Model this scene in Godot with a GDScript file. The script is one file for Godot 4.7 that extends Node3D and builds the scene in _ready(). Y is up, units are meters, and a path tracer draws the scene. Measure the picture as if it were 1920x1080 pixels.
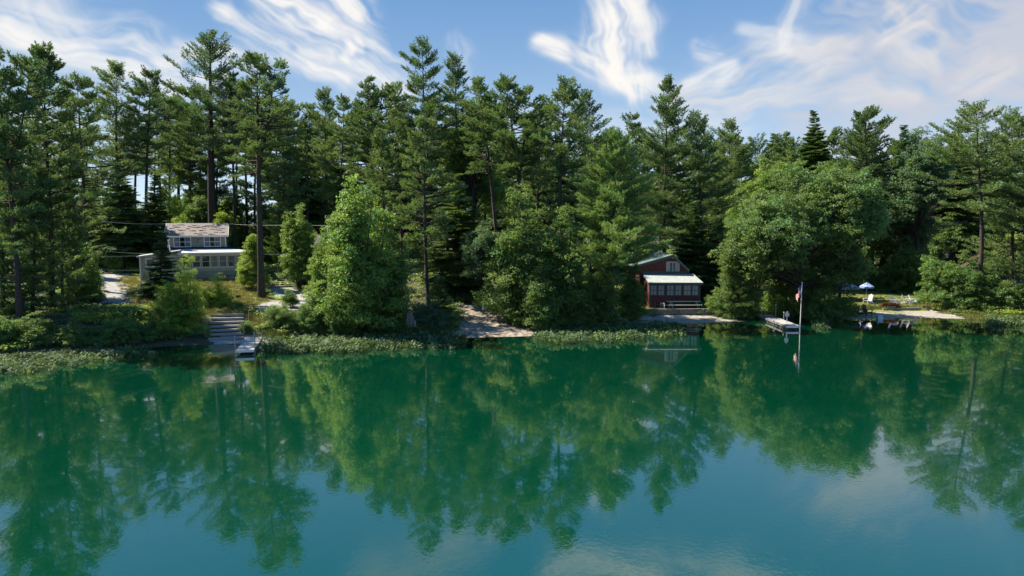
extends Node3D
# A lake shore in a pine forest seen from a few metres above the water: two cottages, docks, trees, calm water.

const F := 1280.0          # focal length in pixels of the 1920 x 1080 photograph
const CAM := 9.5           # camera height above the water
var th := atan(120.0 / 1280.0)
var rng := RandomNumberGenerator.new()
var noise := FastNoiseLite.new()
var used := {}
var org := {}              # world position of things whose parts are given in world coordinates
var M := {}
var SP := {}               # twig and leaf meshes
var shore := []

# ---------------------------------------------------------------- camera geometry
func ray(px: float, py: float) -> Vector3:
	var t := (540.0 - py) / F
	return Vector3((px - 960.0) / F, -sin(th) + t * cos(th), -cos(th) - t * sin(th))

func P(px: float, py: float, d: float) -> Vector3:      # the point d metres out on that line of sight
	var r := ray(px, py)
	return Vector3(0, CAM, 0) + r * (d / -r.z)

func wy(py: float, d: float) -> float:
	return P(960, py, d).y

func wx(px: float, d: float, y: float) -> float:
	return (px - 960.0) / F * (d * cos(th) + (CAM - y) * sin(th))

func proj(p: Vector3) -> Vector2:
	var v := p - Vector3(0, CAM, 0)
	var dep := -v.z * cos(th) - v.y * sin(th)
	var up := v.y * cos(th) - v.z * sin(th) * 1.0
	return Vector2(960.0 + F * v.x / dep, 540.0 - F * (v.y * cos(th) + v.z * -1.0 * sin(th)) / dep) if dep > 0.1 and up > -1e9 else Vector2(-1, -1)

func on_ground(px: float, py: float) -> Vector3:        # where that line of sight meets the ground
	var d := 44.0
	var p := P(px, py, d)
	while d < 160.0:
		p = P(px, py, d)
		if p.y <= maxf(height(p.x, d), 0.0):
			break
		d += 1.5
	var near := d - 1.5
	for i in 6:
		var m := (near + d) * .5
		p = P(px, py, m)
		if p.y <= maxf(height(p.x, m), 0.0):
			d = m
		else:
			near = m
	p = P(px, py, d)
	return Vector3(p.x, maxf(height(p.x, d), 0.0), p.z)

# ---------------------------------------------------------------- ground shape
func curve(c: Array, s: float) -> float:
	if s <= c[0][0]:
		return c[0][1]
	for i in range(1, c.size()):
		if s <= c[i][0]:
			var t: float = (s - c[i - 1][0]) / (c[i][0] - c[i - 1][0])
			return lerpf(c[i - 1][1], c[i][1], t)
	return c[c.size() - 1][1]

var LC := [[-40, -5.5], [-14, -3.2], [-5, -1.0], [-2, -.3], [0, 0], [1, .25], [2.2, .45], [6, 1.9], [12, 2.1], [15, 2.3], [22, 3.2], [30, 3.8], [60, 4.2], [600, 5]]
var MC := [[-40, -5.5], [-14, -3.2], [-5, -1.0], [-2, -.3], [0, 0], [2, .2], [8, .8], [20, 1.6], [30, 2.4], [60, 3.2], [600, 5]]
var RC := [[-40, -5.5], [-14, -3.0], [-5, -.9], [-2, -.25], [0, 0], [3.9, .3], [4.3, .78], [20, .95], [35, 1.6], [60, 2.6], [600, 5]]

func shore_d(x: float) -> float:
	return curve(shore, x)

func height(x: float, d: float) -> float:
	var s := d - shore_d(x) + 0.5 * noise.get_noise_2d(x * 6.0, d * 6.0)
	var a := smoothstep(-11.0, -3.0, x)
	var b := smoothstep(4.0, 11.0, x)
	var h := 0.0
	if a < 1.0:
		h += (1.0 - a) * curve(LC, s)
	if a > 0.0 and b < 1.0:
		h += a * (1.0 - b) * curve(MC, s)
	if b > 0.0:
		h += a * b * curve(RC, s)
	return h + 0.10 * noise.get_noise_2d(x * 3.0, d * 3.0) * clampf(absf(s) - 0.5, 0.0, 1.0)

func ground(x: float, d: float) -> Vector3:
	return Vector3(x, height(x, d), -d)

# ---------------------------------------------------------------- scene tree helpers
func numbered(called: String) -> String:
	used[called] = used.get(called, -1) + 1
	return called if used[called] == 0 else "%s_%03d" % [called, used[called]]

func tag(o: Node, label: String, category: String, group := "") -> void:
	o.set_meta("label", label)
	o.set_meta("category", category)
	if group:
		o.set_meta("group", group)

func thing(called: String, label: String, category: String, at: Vector3, group := "", turn := 0.0) -> Node3D:
	var o := Node3D.new()
	o.name = numbered(called)
	add_child(o)
	o.position = at
	o.rotation.y = turn
	tag(o, label, category, group)
	return o

func world_thing(called: String, label: String, category: String, at: Vector3, group := "") -> Node3D:
	var o := thing(called, label, category, at, group)
	org[o] = at
	return o

func part(parent: Node3D, called: String, mesh: Mesh, mat: Material, at := Vector3.ZERO, rot := Vector3.ZERO) -> MeshInstance3D:
	var o := MeshInstance3D.new()
	o.name = called
	o.mesh = mesh
	o.material_override = null
	if mesh is PrimitiveMesh:
		mesh.material = mat
	else:
		for i in mesh.get_surface_count():
			mesh.surface_set_material(i, mat)
	parent.add_child(o, true)
	o.position = at - org.get(parent, Vector3.ZERO)
	o.rotation = rot
	if org.has(parent):
		org[o] = at
	return o

func structure(called: String, mesh: Mesh, mat: Material) -> MeshInstance3D:
	var o := part(self, called, mesh, mat)
	o.set_meta("kind", "structure")
	return o

func box(parent: Node3D, called: String, at: Vector3, size: Vector3, mat: Material, rot := Vector3.ZERO) -> MeshInstance3D:
	var b := BoxMesh.new()
	b.size = size
	return part(parent, called, b, mat, at, rot)

func pole(parent: Node3D, called: String, a: Vector3, b: Vector3, r0: float, r1: float, mat: Material, sides := 8) -> MeshInstance3D:
	var s := Shape.new()
	s.tube([a, b], [r0, r1], sides, true)
	return part(parent, called, s.mesh(), mat)

func scatter(parent: Node3D, called: String, mesh: Mesh, mat: Material, at: Array, tint: Array) -> MultiMeshInstance3D:
	var mm := MultiMesh.new()
	mm.transform_format = MultiMesh.TRANSFORM_3D
	mm.use_colors = true
	mm.mesh = mesh
	mm.instance_count = at.size()
	for i in at.size():
		mm.set_instance_transform(i, at[i])
		mm.set_instance_color(i, tint[i])
	var o := MultiMeshInstance3D.new()
	o.name = called
	o.multimesh = mm
	o.material_override = mat
	parent.add_child(o, true)
	return o

class Shape:
	var v := PackedVector3Array()
	var n := PackedVector3Array()
	var c := PackedColorArray()
	var uv := PackedVector2Array()
	var ix := PackedInt32Array()

	func tri(a: Vector3, b: Vector3, d: Vector3, nn := Vector3.ZERO) -> void:
		var m := (d - a).cross(b - a).normalized()
		var k := v.size()
		if nn != Vector3.ZERO and nn.dot(m) < 0.0:
			v.append(a); v.append(d); v.append(b)
			m = nn
		else:
			v.append(a); v.append(b); v.append(d)
		n.append(m); n.append(m); n.append(m)
		ix.append(k); ix.append(k + 1); ix.append(k + 2)

	func quad(a: Vector3, b: Vector3, d: Vector3, e: Vector3) -> void:   # clockwise from the front
		var m := (d - a).cross(b - a).normalized()
		tri(a, b, d, m)
		tri(a, d, e, m)

	func cuboid(lo: Vector3, hi: Vector3) -> void:
		var p := [Vector3(lo.x, lo.y, lo.z), Vector3(hi.x, lo.y, lo.z), Vector3(hi.x, hi.y, lo.z), Vector3(lo.x, hi.y, lo.z), Vector3(lo.x, lo.y, hi.z), Vector3(hi.x, lo.y, hi.z), Vector3(hi.x, hi.y, hi.z), Vector3(lo.x, hi.y, hi.z)]
		for f in [[4, 7, 6, 5], [1, 2, 3, 0], [0, 3, 7, 4], [5, 6, 2, 1], [7, 3, 2, 6], [0, 4, 5, 1]]:
			quad(p[f[0]], p[f[1]], p[f[2]], p[f[3]])

	func tube(pts: Array, rad: Array, sides := 6, capped := false) -> void:
		var first := v.size()
		for i in pts.size():
			var dir: Vector3 = (pts[mini(i + 1, pts.size() - 1)] - pts[maxi(i - 1, 0)]).normalized()
			var u := dir.cross(Vector3(0.31, 0.17, 0.93)).normalized()
			var w := dir.cross(u)
			for k in sides:
				var a := TAU * k / sides
				var q := u * cos(a) + w * sin(a)
				v.append(pts[i] + q * rad[i])
				n.append(q)
		for i in pts.size() - 1:
			for k in sides:
				var a := first + i * sides + k
				var b := first + i * sides + (k + 1) % sides
				for j in [a, a + sides, b, b, a + sides, b + sides]:
					ix.append(j)
		if capped:
			for e in [0, pts.size() - 1]:
				var dir: Vector3 = (pts[e] - pts[1 if e == 0 else e - 1]).normalized()
				var at: int = first + e * sides
				var m := v.size()
				for k in sides:
					v.append(v[at + k]); n.append(dir)
				for k in range(1, sides - 1):
					ix.append(m); ix.append(m + k); ix.append(m + k + 1)

	func mesh() -> ArrayMesh:
		var a := []
		a.resize(Mesh.ARRAY_MAX)
		a[Mesh.ARRAY_VERTEX] = v
		a[Mesh.ARRAY_NORMAL] = n
		a[Mesh.ARRAY_INDEX] = ix
		if c.size() == v.size() and c.size():
			a[Mesh.ARRAY_COLOR] = c
		if uv.size() == v.size() and uv.size():
			a[Mesh.ARRAY_TEX_UV] = uv
		var m := ArrayMesh.new()
		m.add_surface_from_arrays(Mesh.PRIMITIVE_TRIANGLES, a)
		return m

# ---------------------------------------------------------------- materials
func lin(r: float, g: float, b: float) -> Color:
	return Color(r, g, b).linear_to_srgb()

func noise_tex(freq: float, stops: Array, seed_: int, size := 512, octaves := 5, kind := FastNoiseLite.TYPE_SIMPLEX_SMOOTH) -> NoiseTexture2D:
	var f := FastNoiseLite.new()
	f.noise_type = kind
	f.seed = seed_
	f.frequency = freq
	f.fractal_octaves = octaves
	var t := NoiseTexture2D.new()
	t.width = size
	t.height = size
	t.seamless = true
	t.noise = f
	if stops:
		var g := Gradient.new()
		var off := PackedFloat32Array()
		var col := PackedColorArray()
		for s in stops:
			off.append(s[0])
			col.append(lin(s[1], s[2], s[3]))
		g.offsets = off
		g.colors = col
		t.color_ramp = g
	return t

func mat(col: Color, rough := 0.8, metal := 0.0) -> StandardMaterial3D:
	var m := StandardMaterial3D.new()
	m.albedo_color = col
	m.roughness = rough
	m.metallic = metal
	return m

func textured(freq: float, stops: Array, seed_: int, scale: float, rough := 0.85, bump := 0.0, kind := FastNoiseLite.TYPE_SIMPLEX_SMOOTH) -> StandardMaterial3D:
	var m := mat(Color.WHITE, rough)
	m.albedo_texture = noise_tex(freq, stops, seed_, 512, 5, kind)
	m.uv1_triplanar = true
	m.uv1_world_triplanar = true
	m.uv1_scale = Vector3.ONE * scale
	if bump > 0.0:
		m.heightmap_enabled = true
		m.heightmap_scale = bump
		m.heightmap_texture = noise_tex(freq, [], seed_ + 1, 512, 5, kind)
	return m

func leaf_mat(gloss: float, through: float) -> StandardMaterial3D:
	var m := mat(Color.WHITE, gloss)
	m.vertex_color_use_as_albedo = true
	m.backlight_enabled = true
	m.backlight = lin(through, through, through * 0.55)
	m.metallic_specular = 0.4
	return m

func materials() -> void:
	M.leaf = leaf_mat(0.5, 1.0)
	M.needle = leaf_mat(0.6, 0.7)
	M.blade = leaf_mat(0.7, 0.6)
	M.bark = textured(0.03, [[0, 0.019, 0.014, 0.012], [0.5, 0.047, 0.037, 0.031], [1, 0.093, 0.076, 0.068]], 11, 0.7, 0.95, 3.0)
	M.bark.uv1_scale = Vector3(0.9, 0.25, 0.9)
	M.pale_bark = textured(0.03, [[0.0, .09, .08, .07], [0.5, .2, .18, .165], [1.0, .33, .3, .28]], 12, 0.9, 0.9, 2.0)
	M.dead_bark = textured(0.03, [[0.0, .12, .10, .09], [1.0, .26, .22, .2]], 13, 0.9, 0.9)
	M.litter = textured(0.02, [[0.0, .018, .018, .010], [0.35, .036, .034, .018], [0.55, .050, .044, .024], [0.75, .038, .052, .018], [1.0, .070, .056, .034]], 21, 0.22, 0.95, 2.0)
	M.sand = textured(0.015, [[0.0, .16, .145, .12], [0.4, .25, .225, .195], [0.6, .29, .265, .235], [1.0, .34, .315, .285]], 22, 0.2, 0.95, 1.0)
	M.path = textured(0.02, [[0.0, .055, .040, .026], [0.34, .13, .098, .072], [0.5, .25, .208, .172], [0.7, .30, .262, .225], [1.0, .36, .325, .29]], 27, 0.16, 0.95, 1.0)
	M.gravel = textured(0.02, [[0, 0.186, 0.180, 0.174], [0.5, 0.260, 0.254, 0.248], [1, 0.341, 0.335, 0.329]], 23, 0.3, 0.95, 1.0)
	M.lawn = textured(0.02, [[0, 0.068, 0.098, 0.022], [0.4, 0.128, 0.150, 0.038], [0.65, 0.165, 0.180, 0.045], [1, 0.225, 0.203, 0.075]], 24, 0.25, 0.95, 2.0)
	M.yard = textured(0.015, [[0, 0.068, 0.090, 0.026], [0.4, 0.135, 0.143, 0.049], [0.65, 0.195, 0.180, 0.075], [1, 0.240, 0.210, 0.105]], 25, 0.22, 0.95, 2.0)
	M.wood = textured(0.03, [[0.0, .10, .085, .07], [0.5, .2, .175, .15], [1.0, .33, .3, .27]], 31, 0.8, 0.9)
	M.grey_wood = textured(0.03, [[0, 0.128, 0.124, 0.120], [0.5, 0.224, 0.220, 0.216], [1, 0.336, 0.328, 0.320]], 32, 0.8, 0.9)
	M.deck = textured(0.03, [[0, 0.270, 0.270, 0.277], [0.5, 0.360, 0.360, 0.367], [1, 0.420, 0.420, 0.427]], 33, 0.6, 0.7)
	M.sage = textured(0.012, [[0.0, .155, .172, .145], [0.5, .19, .205, .175], [1.0, .225, .24, .205]], 41, 0.25, 0.75)
	M.olive = textured(0.012, [[0.0, .20, .20, .165], [0.5, .24, .24, .198], [1.0, .275, .275, .23]], 42, 0.25, 0.75)
	M.concrete = textured(0.02, [[0, 0.210, 0.210, 0.217], [0.5, 0.294, 0.294, 0.301], [1, 0.350, 0.350, 0.357]], 43, 0.4, 0.9)
	M.shingle = textured(0.02, [[0, 0.080, 0.068, 0.064], [0.35, 0.176, 0.152, 0.140], [0.6, 0.240, 0.216, 0.200], [1, 0.304, 0.280, 0.264]], 44, 0.5, 0.95, 4.0)
	M.tin = textured(0.01, [[0, 0.400, 0.400, 0.416], [0.5, 0.480, 0.480, 0.496], [1, 0.544, 0.544, 0.560]], 45, 0.2, 0.55)
	M.porch_tin = textured(0.01, [[0.0, .26, .29, .28], [0.5, .32, .35, .34], [1.0, .38, .41, .40]], 45, 0.2, 0.6)
	M.white = mat(lin(0.561, 0.570, 0.561), 0.6)
	M.cream = mat(lin(.52, .51, .46), 0.65)
	M.red = textured(0.012, [[0, 0.064, 0.013, 0.012], [0.5, 0.090, 0.019, 0.017], [1, 0.116, 0.027, 0.022]], 46, 0.3, 0.75)
	M.green_trim = mat(lin(.035, .075, .075), 0.6)
	M.green_roof = textured(0.01, [[0, 0.080, 0.120, 0.108], [1, 0.160, 0.216, 0.200]], 47, 0.2, 0.5)
	M.dark = mat(lin(.02, .022, .025), 0.8)
	M.black = mat(lin(.012, .012, .014), 0.6)
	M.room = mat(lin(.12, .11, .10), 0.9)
	M.cloth = mat(lin(0.372, 0.372, 0.372), 0.9)
	M.blue_cloth = mat(lin(0.150, 0.204, 0.312), 0.9)
	M.mint = mat(lin(0.336, 0.448, 0.384), 0.7)
	M.blue_paint = mat(lin(0.288, 0.352, 0.576), 0.5)
	M.grey_paint = mat(lin(.14, .165, .20), 0.6)
	M.pale_paint = mat(lin(0.510, 0.527, 0.561), 0.6)
	M.metal = mat(lin(.50, .52, .54), 0.35, 0.7)
	M.umbrella = mat(lin(.22, .29, .52), 0.8)
	M.wire = mat(lin(.30, .31, .32), 0.6)
	M.rock = textured(0.02, [[0, 0.128, 0.120, 0.112], [0.5, 0.240, 0.232, 0.216], [1, 0.384, 0.368, 0.352]], 48, 0.9, 0.9, 3.0)
	M.brown = textured(0.012, [[0.0, .055, .026, .018], [1.0, .095, .045, .030]], 49, 0.3, 0.8)
	M.glass = mat(Color(0.10, 0.12, 0.13, 0.10), 0.03)
	M.glass.transparency = BaseMaterial3D.TRANSPARENCY_ALPHA
	M.glass.metallic_specular = 0.5
	# water: deep green body under a smooth mirroring surface with small ripples
	var w := mat(lin(.0, .037, .019), 0.025)
	w.refraction_enabled = true
	w.refraction_scale = 0.065
	w.metallic_specular = 0.7
	w.clearcoat_enabled = true
	w.clearcoat = 1.0
	w.clearcoat_roughness = 0.02
	w.heightmap_enabled = true
	w.heightmap_scale = 0.17
	w.heightmap_texture = noise_tex(0.03, [], 61, 1024, 3)
	w.uv1_scale = Vector3(1.0 / 9.0, 1.0 / 9.0, 1)
	M.water = w

# ---------------------------------------------------------------- sky
func sky_texture() -> ImageTexture:
	var W := 3072
	var H := 1536
	var k := W / 360.0
	var im := Image.create(W, H, false, Image.FORMAT_RGBF)
	for y in H:
		var el := 90.0 - (y + 0.5) / H * 180.0
		var c := Color(.13, .16, .15)
		if el > 0.0:
			var t := 1.0 - exp(-el / 11.0)
			c = Color(.31, .385, .43).lerp(Color(.006, .074, .206), t)
			c = c.lerp(Color(.030, .115, .280), smoothstep(25.0, 80.0, el))
		im.fill_rect(Rect2i(0, y, W, 1), c)
	var hi := FastNoiseLite.new()
	hi.seed = 5
	hi.frequency = 0.22
	hi.fractal_octaves = 5
	hi.fractal_gain = 0.42
	var lo := FastNoiseLite.new()
	lo.seed = 9
	lo.frequency = 0.07
	lo.fractal_octaves = 3
	# each streak: [points in degrees (azimuth, elevation)], half width in degrees, strength, softness, tint
	var streaks := []
	for s in [
		[[[-80, 40], [60, 62], [170, 92], [290, 118], [420, 138]], 46, 0.95, 0.85, 0], [[[60, -60], [90, 20], [150, 80]], 60, 0.5, 1.1, 0],
		[[[330, 78], [420, 105], [500, 130]], 18, 0.6, 1.0, 0], [[[425, 25], [500, 78], [580, 120], [650, 150]], 30, 0.95, 0.9, 0], [[[470, -40], [545, 25], [620, 75], [700, 122], [765, 155]], 34, 1.15, 0.75, 0],
		[[[590, -30], [650, 5], [695, 40]], 40, 1.0, 0.8, 0], [[[640, 175], [690, 145], [740, 190]], 30, 0.4, 1.2, 0], [[[850, 70], [868, 110], [880, 150]], 20, 0.45, 1.1, 0],
		[[[1150, -120], [1160, 0], [1155, 70], [1170, 130], [1195, 160]], 44, 1.1, 0.8, 0], [[[1012, 78], [1060, 98], [1120, 120], [1190, 155], [1260, 175]], 24, 1.0, 0.8, 0], [[[1190, 10], [1205, 60], [1215, 95]], 24, 0.8, 0.9, 0],
		[[[1265, 195], [1330, 170], [1400, 150], [1500, 110], [1590, 95]], 52, 0.75, 1.0, 1], [[[1290, 160], [1340, 140], [1370, 125]], 20, 0.9, 0.8, 0], [[[1300, 205], [1420, 195], [1540, 165], [1640, 150]], 34, 0.5, 1.0, 1],
		[[[1305, 80], [1325, 95], [1350, 100]], 18, 0.7, 0.9, 0], [[[1470, 95], [1480, 45], [1510, -20]], 22, 0.6, 1.0, 0], [[[1400, 60], [1460, 80], [1540, 85]], 26, 0.5, 1.1, 0],
		[[[1650, -60], [1720, 20], [1800, 60], [1950, 90]], 170, 0.85, 1.0, 2], [[[1660, 65], [1695, 45], [1725, 30]], 36, 0.8, 0.9, 1], [[[1690, 85], [1735, 105], [1760, 120]], 30, 0.65, 0.9, 1],
		[[[1780, 150], [1860, 130], [1950, 110]], 90, 0.8, 1.0, 2], [[[1810, 160], [1850, 140], [1890, 120]], 28, 0.5, 0.9, 1], [[[1590, 190], [1650, 185], [1720, 180]], 26, 0.6, 0.9, 1],
		[[[1500, 235], [1700, 225], [1950, 215]], 70, 0.75, 1.0, 2], [[[1130, 214], [1165, 216], [1200, 220]], 10, 0.5, 0.8, 1], [[[290, 150], [320, 158], [345, 170]], 14, 0.7, 0.8, 0],
		[[[-60, 215], [300, 235], [700, 240]], 50, 0.22, 1.2, 0], [[[900, 215], [1100, 235], [1400, 250]], 40, 0.3, 1.2, 0],
	]:
		var pts := []
		for q in s[0]:
			var r := ray(q[0], q[1]).normalized()
			pts.append(Vector2(rad_to_deg(atan2(r.x, -r.z)), rad_to_deg(asin(r.y))))
		streaks.append([pts, s[1] / 25.0, s[2] * .92, s[3], s[4]])
	var rs := RandomNumberGenerator.new()
	rs.seed = 77
	for i in 56:                       # the same kind of cloud goes on all round and overhead
		var az := rs.randf_range(42.0, 318.0) if i < 36 else rs.randf_range(-60.0, 300.0)
		var el := rs.randf_range(4.0, 34.0) if i < 36 else rs.randf_range(24.0, 70.0)
		var len := rs.randf_range(5.0, 14.0)
		var ang := rs.randf_range(-0.7, 0.35)
		var a := Vector2(az, el)
		var d := Vector2(cos(ang), sin(ang) * 0.7)
		streaks.append([[a - d * len, a - d * len * 0.3 + Vector2(0, rs.randf_range(-1, 1)), a + d * len * 0.4, a + d * len], rs.randf_range(.7, 2.2), rs.randf_range(0.3, 0.9) * (1.0 if i < 36 else .8), rs.randf_range(0.8, 1.1), rs.randi_range(0, 2)])
	var tints := [Color(.375, .362, .344), Color(.335, .312, .29), Color(.235, .238, .262)]
	for s in streaks:
		var pts: Array = s[0]
		var w: float = s[1]
		var reach := w * 2.6 + 1.0
		var x0 := 1e9
		var x1 := -1e9
		var y0 := 1e9
		var y1 := -1e9
		for q in pts:
			x0 = minf(x0, q.x); x1 = maxf(x1, q.x)
			y0 = minf(y0, q.y); y1 = maxf(y1, q.y)
		var along: Vector2 = (pts[pts.size() - 1] - pts[0]).normalized()
		var across := Vector2(-along.y, along.x)
		for yy in range(maxi(0, int((90.0 - y1 - reach) * k)), mini(H / 2, int((90.0 - y0 + reach) * k))):
			var el := 90.0 - (yy + 0.5) / k
			for xx in range(int((x0 - reach) * k), int((x1 + reach) * k)):
				var p := Vector2((xx + 0.5) / k, el)
				var g := lo.get_noise_2d(p.x * 2.0, p.y * 3.0)
				p += Vector2(g, lo.get_noise_2d(p.x * 2.0 + 300.0, p.y * 3.0)) * minf(w, 2.0) * .55
				var best := 1e9
				var at := 0.0
				for i in pts.size() - 1:
					var a: Vector2 = pts[i]
					var ab: Vector2 = pts[i + 1] - a
					var t := clampf((p - a).dot(ab) / ab.length_squared(), 0.0, 1.0)
					var dd := (p - a - ab * t).length_squared()
					if dd < best:
						best = dd
						at = (i + t) / (pts.size() - 1)
				if best > reach * reach:
					continue
				var q := Vector2(p.dot(along) * 0.34, p.dot(across) * 1.7)
				var f := hi.get_noise_2d(q.x * 1.5 + 40.0 + g * 1.5, q.y * 1.7 + g * 1.5)
				var f2 := hi.get_noise_2d(q.x * 4.0 + 9.0, q.y * 8.0 + f * 2.0)
				var wide := w * (0.5 + 0.75 * sin(PI * clampf(at * 0.85 + 0.1, 0.0, 1.0)))
				var env_: float = exp(-best / (wide * wide) * s[3])
				var a: float = smoothstep(.0, 1.35, env_ * (.84 + .95 * f + .34 * f2)) * s[2]
				if a > 0.003:
					var X := posmod(xx, W)
					im.set_pixel(X, yy, im.get_pixel(X, yy).lerp(tints[s[4]], minf(a, 0.97)))
	return ImageTexture.create_from_image(im)

# ---------------------------------------------------------------- twigs and leaves
func leaf_spray(count: int, radius: float, thick: float, size: float, seed_: int) -> ArrayMesh:
	var r := RandomNumberGenerator.new()
	r.seed = seed_
	var s := Shape.new()
	for i in count:
		var a := r.randf() * TAU
		var q := sqrt(r.randf()) * radius
		var p := Vector3(cos(a) * q, r.randf_range(-1, 1) * thick - q * q * 0.25, sin(a) * q)
		var up := Vector3(r.randf_range(-1., 1.), 1.0, r.randf_range(-1., 1.)).normalized()
		var b := a + r.randf_range(-1.4, 1.4)
		var dir := Vector3(cos(b), -0.2, sin(b))
		dir = (dir - up * dir.dot(up)).normalized()
		var side := dir.cross(up)
		var l := size * r.randf_range(.7, 1.25)
		var mid := p + dir * l * 0.5
		s.quad(p, mid + side * l * .36, p + dir * l - up * l * .15, mid - side * l * .36)
		var k := r.randf_range(.55, 1.5)
		var y := r.randf_range(-.12, .16)
		for j in 6:
			s.c.append(Color(k * (1.0 + y), k, k * (1.0 - y)))
	return s.mesh()

func pine_spray(tufts: int, length: float, spread: float, needles: int, nl: float, nw: float, up_bias: float, seed_: int) -> ArrayMesh:
	var r := RandomNumberGenerator.new()
	r.seed = seed_
	var s := Shape.new()
	s.tube([Vector3.ZERO, Vector3(length * .85, .03, 0)], [.014, .006], 3)
	for i in tufts:
		var t := (i + 0.6) / tufts
		var lat := spread * (1.0 - 0.55 * t) * r.randf_range(.25, 1.0) * (1 if i % 2 else -1)
		var p := Vector3(length * t, r.randf_range(-.04, .10) + .06 * t, lat)
		var out := Vector3(1.0, up_bias + r.randf_range(-.2, .3), signf(lat) * r.randf_range(.2, 1.1)).normalized()
		for k in needles:
			var d := (out + Vector3(r.randf_range(-1, 1), r.randf_range(-.7, .9), r.randf_range(-1, 1)) * 0.85).normalized()
			var side := d.cross(Vector3(r.randf_range(-1, 1), r.randf_range(-1, 1), r.randf_range(-1, 1))).normalized() * nw * .5
			var l := nl * r.randf_range(.7, 1.2)
			s.quad(p - side * .5, p + d * l * .55 - side, p + d * l, p + d * l * .55 + side)
	return s.mesh()

func fir_spray(length: float, width: float, droop: float, seed_: int) -> ArrayMesh:
	var r := RandomNumberGenerator.new()
	r.seed = seed_
	var s := Shape.new()
	for j in 15:
		var t := (j + .5) / 15.0
		var p := Vector3(length * t, -droop * t * t, 0)
		for sg in [-1.0, 1.0]:
			var l: float = width * (1.0 - 0.75 * t) * r.randf_range(.6, 1.1)
			var d := Vector3(.75, r.randf_range(-.22, .12), sg * r.randf_range(.7, 1.1)).normalized()
			for k in 5:
				var q := p + d * l * (k / 5.0)
				var e := (d + Vector3(r.randf_range(-.5, .5), r.randf_range(-.25, .45), r.randf_range(-.5, .5))).normalized()
				var side := e.cross(Vector3(r.randf_range(-.6, .6), 1, r.randf_range(-.6, .6))).normalized() * .035
				s.quad(q - side * .6, q + e * .10 - side, q + e * .21, q + e * .10 + side)
	return s.mesh()

func blades(count: int, radius: float, high: float, wide: float, lean: float, seed_: int) -> ArrayMesh:
	var r := RandomNumberGenerator.new()
	r.seed = seed_
	var s := Shape.new()
	for i in count:
		var a := r.randf() * TAU
		var q := sqrt(r.randf()) * radius
		var p := Vector3(cos(a) * q, -0.03, sin(a) * q)
		var b := r.randf() * TAU
		var h := high * r.randf_range(.55, 1.1)
		var l := Vector3(cos(b), 0, sin(b)) * lean * h * r.randf()
		var e := r.randf() * TAU
		var side := Vector3(cos(e), 0, sin(e)) * wide * .5
		s.quad(p - side * .4, p + l * .45 + Vector3(0, h * .6, 0) - side, p + l + Vector3(0, h, 0), p + l * .45 + Vector3(0, h * .6, 0) + side)
	return s.mesh()

func weed_clump(seed_: int) -> ArrayMesh:
	var r := RandomNumberGenerator.new()
	r.seed = seed_
	var s := Shape.new()
	for i in 15:
		var a := r.randf() * TAU
		var q := sqrt(r.randf()) * .42
		var p := Vector3(cos(a) * q, -.05, sin(a) * q)
		var h := r.randf_range(.08, .48)
		var top := p + Vector3(r.randf_range(-.12, .12), h, r.randf_range(-.12, .12))
		var side := Vector3(.012, 0, .004)
		s.quad(p - side, top - side, top + side, p + side)
		var b := r.randf() * TAU
		var d := Vector3(cos(b), r.randf_range(-.1, 1.1), sin(b)).normalized()
		var w := d.cross(Vector3(r.randf_range(-.4, .4), 1, r.randf_range(-.4, .4))).normalized() * r.randf_range(.05, .085)
		var l := r.randf_range(.18, .30)
		s.quad(top, top + d * l * .4 - w, top + d * l, top + d * l * .4 + w)
	return s.mesh()

func sprays() -> void:
	SP.leaf = []; SP.fine = []; SP.pine = []; SP.white = []; SP.fir = []; SP.bare = []
	for i in 4:
		SP.leaf.append(leaf_spray(36, .64, .22, .27, 100 + i))
		SP.fine.append(leaf_spray(52, .56, .24, .185, 110 + i))
		SP.pine.append(pine_spray(9, .75, .42, 12, .26, .05, .45, 120 + i))
		SP.white.append(pine_spray(13, .95, .50, 10, .24, .042, .12, 130 + i))
		SP.fir.append(fir_spray(1.0, .55, .12, 140 + i))
		SP.bare.append(pine_spray(8, .9, .5, 3, .35, .02, .3, 150 + i))

# ---------------------------------------------------------------- trees
func tone(base: Color, spread := 0.22) -> Color:
	var k := 1.0 + rng.randf_range(-spread, spread)
	var w := rng.randf_range(-.12, .12)
	return Color(base.r * k * (1.0 + w), base.g * k, base.b * k * (1.0 - w), 1.0)

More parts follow.
